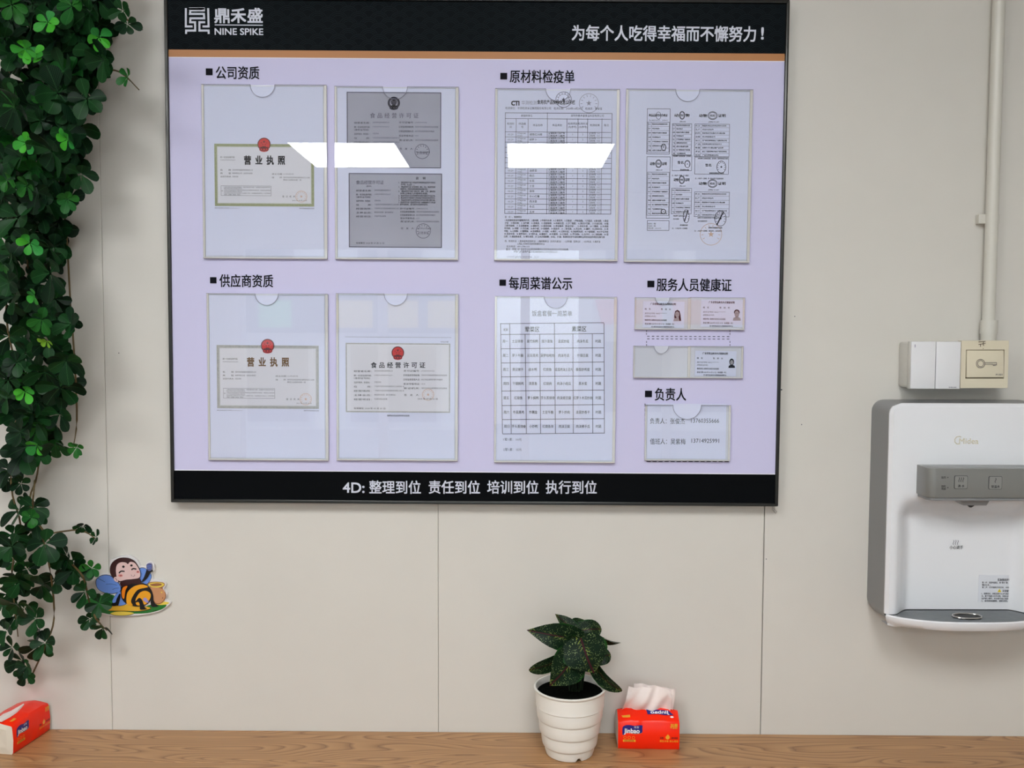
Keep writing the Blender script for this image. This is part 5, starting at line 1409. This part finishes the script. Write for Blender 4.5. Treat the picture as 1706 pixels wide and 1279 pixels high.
pleaf((800, 480), (955, 885), 640, .034, .046, roll=.2, curl=.10, fold=.14)
pleaf((690, 665), (365, 1055), 520, .024, .050, roll=-.1, curl=.10, fold=.10)
pleaf((690, 430), (62, 315), 350, .004, .012, roll=.25, curl=.12, fold=.2)
pleaf((520, 690), (90, 770), 235, -.004, .018, roll=-.25, curl=.14, fold=.1, droop=.16, shape=SH_BL)
pleaf((730, 370), (438, 100), 175, -.002, -.024, roll=.5, curl=.08, fold=.35)
pleaf((735, 330), (1055, 300), 230, -.010, -.018, roll=-.5, curl=.16, fold=.2, shape=SH_BL)
pleaf((950, 760), (1330, 1125), 210, .012, .034, roll=.6, curl=.12, fold=.3, shape=SH_BL)
pleaf((1090, 420), (1318, 480), 95, -.018, -.03, roll=.9, curl=.05, fold=.6)
pleaf((970, 690), (1178, 640), 210, -.006, -.012, roll=-.4, curl=.12, fold=.2, shape=SH_BL)
pleaf((700, 300), (820, 175), 230, -.016, -.03, roll=-.3, curl=.1, fold=.2)
pleaf((640, 500), (520, 420), 260, .006, .012, roll=.2, curl=.1, fold=.2)


# ------------------------------------------------------------------ tissue packs
class AffPlane(Plane):
    def __init__(s, o, eu, ev, x0, y0, kx, ky):
        s.o = Vector(o); s.eu = Vector(eu); s.ev = Vector(ev).normalized(); s.eu.normalize(); s.n = s.eu.cross(s.ev).normalized()
        s.x0, s.y0, s.kx, s.ky = x0, y0, kx, ky

    def uv(s, px, py): return (px - s.x0) * s.kx, (s.y0 - py) * s.ky

    def W(s, u, v, lift=0.0): return s.o + s.eu * u + s.ev * v + s.n * lift

    def mpp(s, px, py): return s.kx


def tissue_pack(label, A, ang, Wd_, Dp, Hh, tissue, left=False):
    """A = front lower left corner, long side along ang"""
    t = thing('tissue_pack', label, 'tissue pack', tuple(A), (0, 0, ang), 'red soft tissue packs on the worktop')
    Mx = XF[t.name]
    G = lambda x, y, z: Mx @ Vector((x, y, z))
    dm = .35 if left else 1.0
    pf_ = [(0.0025, 0.0), (0, .003), (-.0012, Hh * .5), (0.0005, Hh - .003), (.003, Hh), (Dp * .30, Hh + .0065 * dm), (Dp * .47, Hh + .0105 * dm), (Dp * .53, Hh + .0105 * dm), (Dp * .72, Hh + .0065 * dm), (Dp - .003, Hh), (Dp - .0003, Hh - .003), (Dp + .001, Hh * .5), (Dp, .003), (Dp - .0025, 0)]
    NXs = 14
    q = MB(); rings = []
    rr = random.Random(3 if left else 5)
    for i in range(NXs + 1):
        s_ = i / NXs; sq = 1 - .03 * abs(2 * s_ - 1) ** 6
        rings.append([G(s_ * Wd_, Dp / 2 + (y - Dp / 2) * sq + (rr.uniform(-.0004, .0004)), z * (1 - .05 * abs(2 * s_ - 1) ** 5) + (rr.uniform(-.0006, .0006) if z > Hh * .9 else 0)) for y, z in pf_])
    n = len(pf_)
    q.add([v for r_ in rings for v in r_], [(i * n + k, i * n + (k + 1) % n, (i + 1) * n + (k + 1) % n, (i + 1) * n + k) for i in range(NXs) for k in range(n)], 'pack')
    q.build('red_wrapper', t, smooth=True)
    for side in (0, 1):
        q = MB(); rg = rings[0] if side == 0 else rings[-1]
        off = -.0016 if side == 0 else .0016
        cpt = sum((v for v in rg), Vector()) / n
        inner = [cpt + (v - cpt) * .62 + (Mx.to_3x3() @ Vector((off, 0, 0))) for v in rg]
        q.add(rg + inner + [cpt + (Mx.to_3x3() @ Vector((off * .2, 0, 0)))], [(k, (k + 1) % n, n + (k + 1) % n, n + k) for k in range(n)] + [(n + k, n + (k + 1) % n, 2 * n) for k in range(n)], 'packend')
        q.build('folded_end', t, label='pale folded end of the wrapper')
    # front print
    kx = Wd_ / 945; ky = Hh / 465
    fp = AffPlane(G(0, -.0014, 0), Mx.to_3x3() @ Vector((1, 0, 0)), (0, 0, 1), 165, 1165, kx, ky)
    ik = Ink(fp, .0003)
    lab = smooth([(232, 810), (270, 775), (330, 765), (420, 778), (530, 765), (535, 820), (530, 888), (450, 905), (380, 902), (310, 888), (270, 900), (235, 930)], 3)
    ik.poly([(x, y + 4) for x, y in lab], 'packgold'); ik.poly(lab, 'packblue', .0001)
    ik.text('Jinbao', 255, 855, 95, 'packwhite', x1=493, bold=.03, res=3, lift=.0002); ik.text('洁宝', 405, 800, 34, 'packwhite', x1=485, lift=.0002)
    ik.build('brand_label', t)
    ik = Ink(fp, .0003)
    for k in range(3): ik.ring(270 + 65 * k, 968, 20, 5, 'packgold', n=14)
    ik.poly([(240, 1002), (434, 1002), (434, 1036), (240, 1036)], 'packgold'); ik.text('四层加厚亲肤', 262, 1019, 32, 'packdark', x1=412, lift=.0001)
    ik.text('加量', 968, 758, 44, 'packgold', x1=1078, bold=.05); ik.text('不加价', 962, 798, 38, 'packgold', x1=1076, bold=.03)
    ik.poly([(930, 905), (960, 950), (950, 980), (925, 992), (900, 978), (893, 950)], 'packgold'); ik.text('天然', 808, 968, 34, 'packdark', x1=862, bold=.03); ik.text('原木纸浆', 985, 966, 30, 'packdark', x1=1082, bold=.03); ik.text('原生木浆 安心用纸', 805, 1017, 32, 'packgold', x1=1090, bold=.02)
    ik.build('front_print', t)
    # top print on the front slope
    a = G(0, .0035, Hh); b = G(0, Dp * .46, Hh + .0103 * dm)
    ev = (b - a); tp = AffPlane(a + Vector((0, 0, .0001)), Mx.to_3x3() @ Vector((1, 0, 0)), ev, 165, 700, kx, ev.length / 230)
    ik = Ink(tp, .0012)
    if not left: ik.poly([(615, 478), (700, 500), (800, 495), (960, 510), (1030, 600), (900, 605), (780, 585), (630, 595)], 'packblue')
    if not left: ik.text('Jinbao', 965, 540, 80, 'packwhite', x1=680, bold=.03, res=3, lift=.0001)
    if not left: ik.build('brand_label', t, label='upside down navy label on the top')
    ik = Ink(tp, .0012)
    ik.poly([(220, 630), (355, 610), (355, 660), (300, 668), (240, 665)], 'packgold'); (None if left else ik.disc(1000, 645, 28, 'packwhite', 18))
    ik.build('top_print', t)
    # opening with tissue
    q = MB()
    if not left:
        NU, NV = 22, 12
        ga = []
        for j in range(NV + 1):
            v = j / NV
            for i in range(NU + 1):
                u = i / NU
                x0_, x1_ = .008 + .012 * v, Wd_ * .875 + .002 * v
                x = x0_ + (x1_ - x0_) * u
                hgt = .040 * min(1, .55 + 1.1 * math.sin(math.pi * (u * .8 + .14)))
                z = Hh + .0085 + v * hgt
                y = Dp * .45 - .006 * math.sin(v * 3) + .0035 * math.sin(u * 9 + v * 2) + .0028 * math.sin(u * 17 - v * 4) + .003 * math.sin(5 * u * v) - .010 * v * (1 - v)
                ga.append(G(x, y, z))
        q.add(ga, [(j * (NU + 1) + i, j * (NU + 1) + i + 1, (j + 1) * (NU + 1) + i + 1, (j + 1) * (NU + 1) + i) for j in range(NV) for i in range(NU)], 'tissue')
        gb = []
        for j in range(NV + 1):
            v = j / NV
            for i in range(NU + 1):
                u = i / NU
                x = .030 + .066 * u + .006 * v * u; z = Hh + .009 + (.0415 - .004 * u + .002 * math.sin(u * 6)) * v
                y = Dp * .55 + .003 * math.sin(u * 11 + v) + .002 * math.sin(u * 23 + 3 * v) + .010 * v * v * (1 - u * .3) - .006 * v
                gb.append(G(x, y, z))
        q.add(gb, [(j * (NU + 1) + i, j * (NU + 1) + i + 1, (j + 1) * (NU + 1) + i + 1, (j + 1) * (NU + 1) + i) for j in range(NV) for i in range(NU)], 'tissue')
        q.build('tissue', t, smooth=True)
    else:
        P = [(.0, .36), (.02, .33), (Wd_ * .4, .36), (Wd_ * .7, .50), (Wd_ * .72, .56), (Wd_ * .4, .60), (.02, .62), (.0, .6)]
        lo = [G(x, y * Dp, Hh + .0105 * dm) for x, y in P]; hi = [G(x * .98 + .001, (y - .48) * .7 * Dp + .48 * Dp, Hh + .0065 + .0015 * math.sin(x * 90)) for x, y in P]
        q.prism(lo, hi, 'tissue'); q.build('tissue', t, smooth=True)
    return t


z1 = cz(.19)
A = onz(1029.5, 1247.6, z1); B = onz(1131.5, 1248.6, z1)
ang = math.atan2(B.y - A.y, B.x - A.x) - .0
hh_ = at(1030, 1199.5, -A.y).z - z1
tissue_pack('red tissue pack with crumpled tissue standing out, right of the potted plant', Vector((A.x, A.y, z1)), -.03, (B - A).length, .054, hh_, True)
z2 = cz(-.83)
A = onz(22.5, 1257, z2); B = onz(84, 1215.8, z2)
an2 = math.atan2(B.y - A.y, B.x - A.x)
L2 = (-.006 - A.y) / math.sin(an2)
tissue_pack('red tissue pack at the lower left corner, turned end on to the wall', Vector((A.x, A.y, z2)), an2, L2, .056, at(22, 1207, -A.y).z - z2, True, left=True)
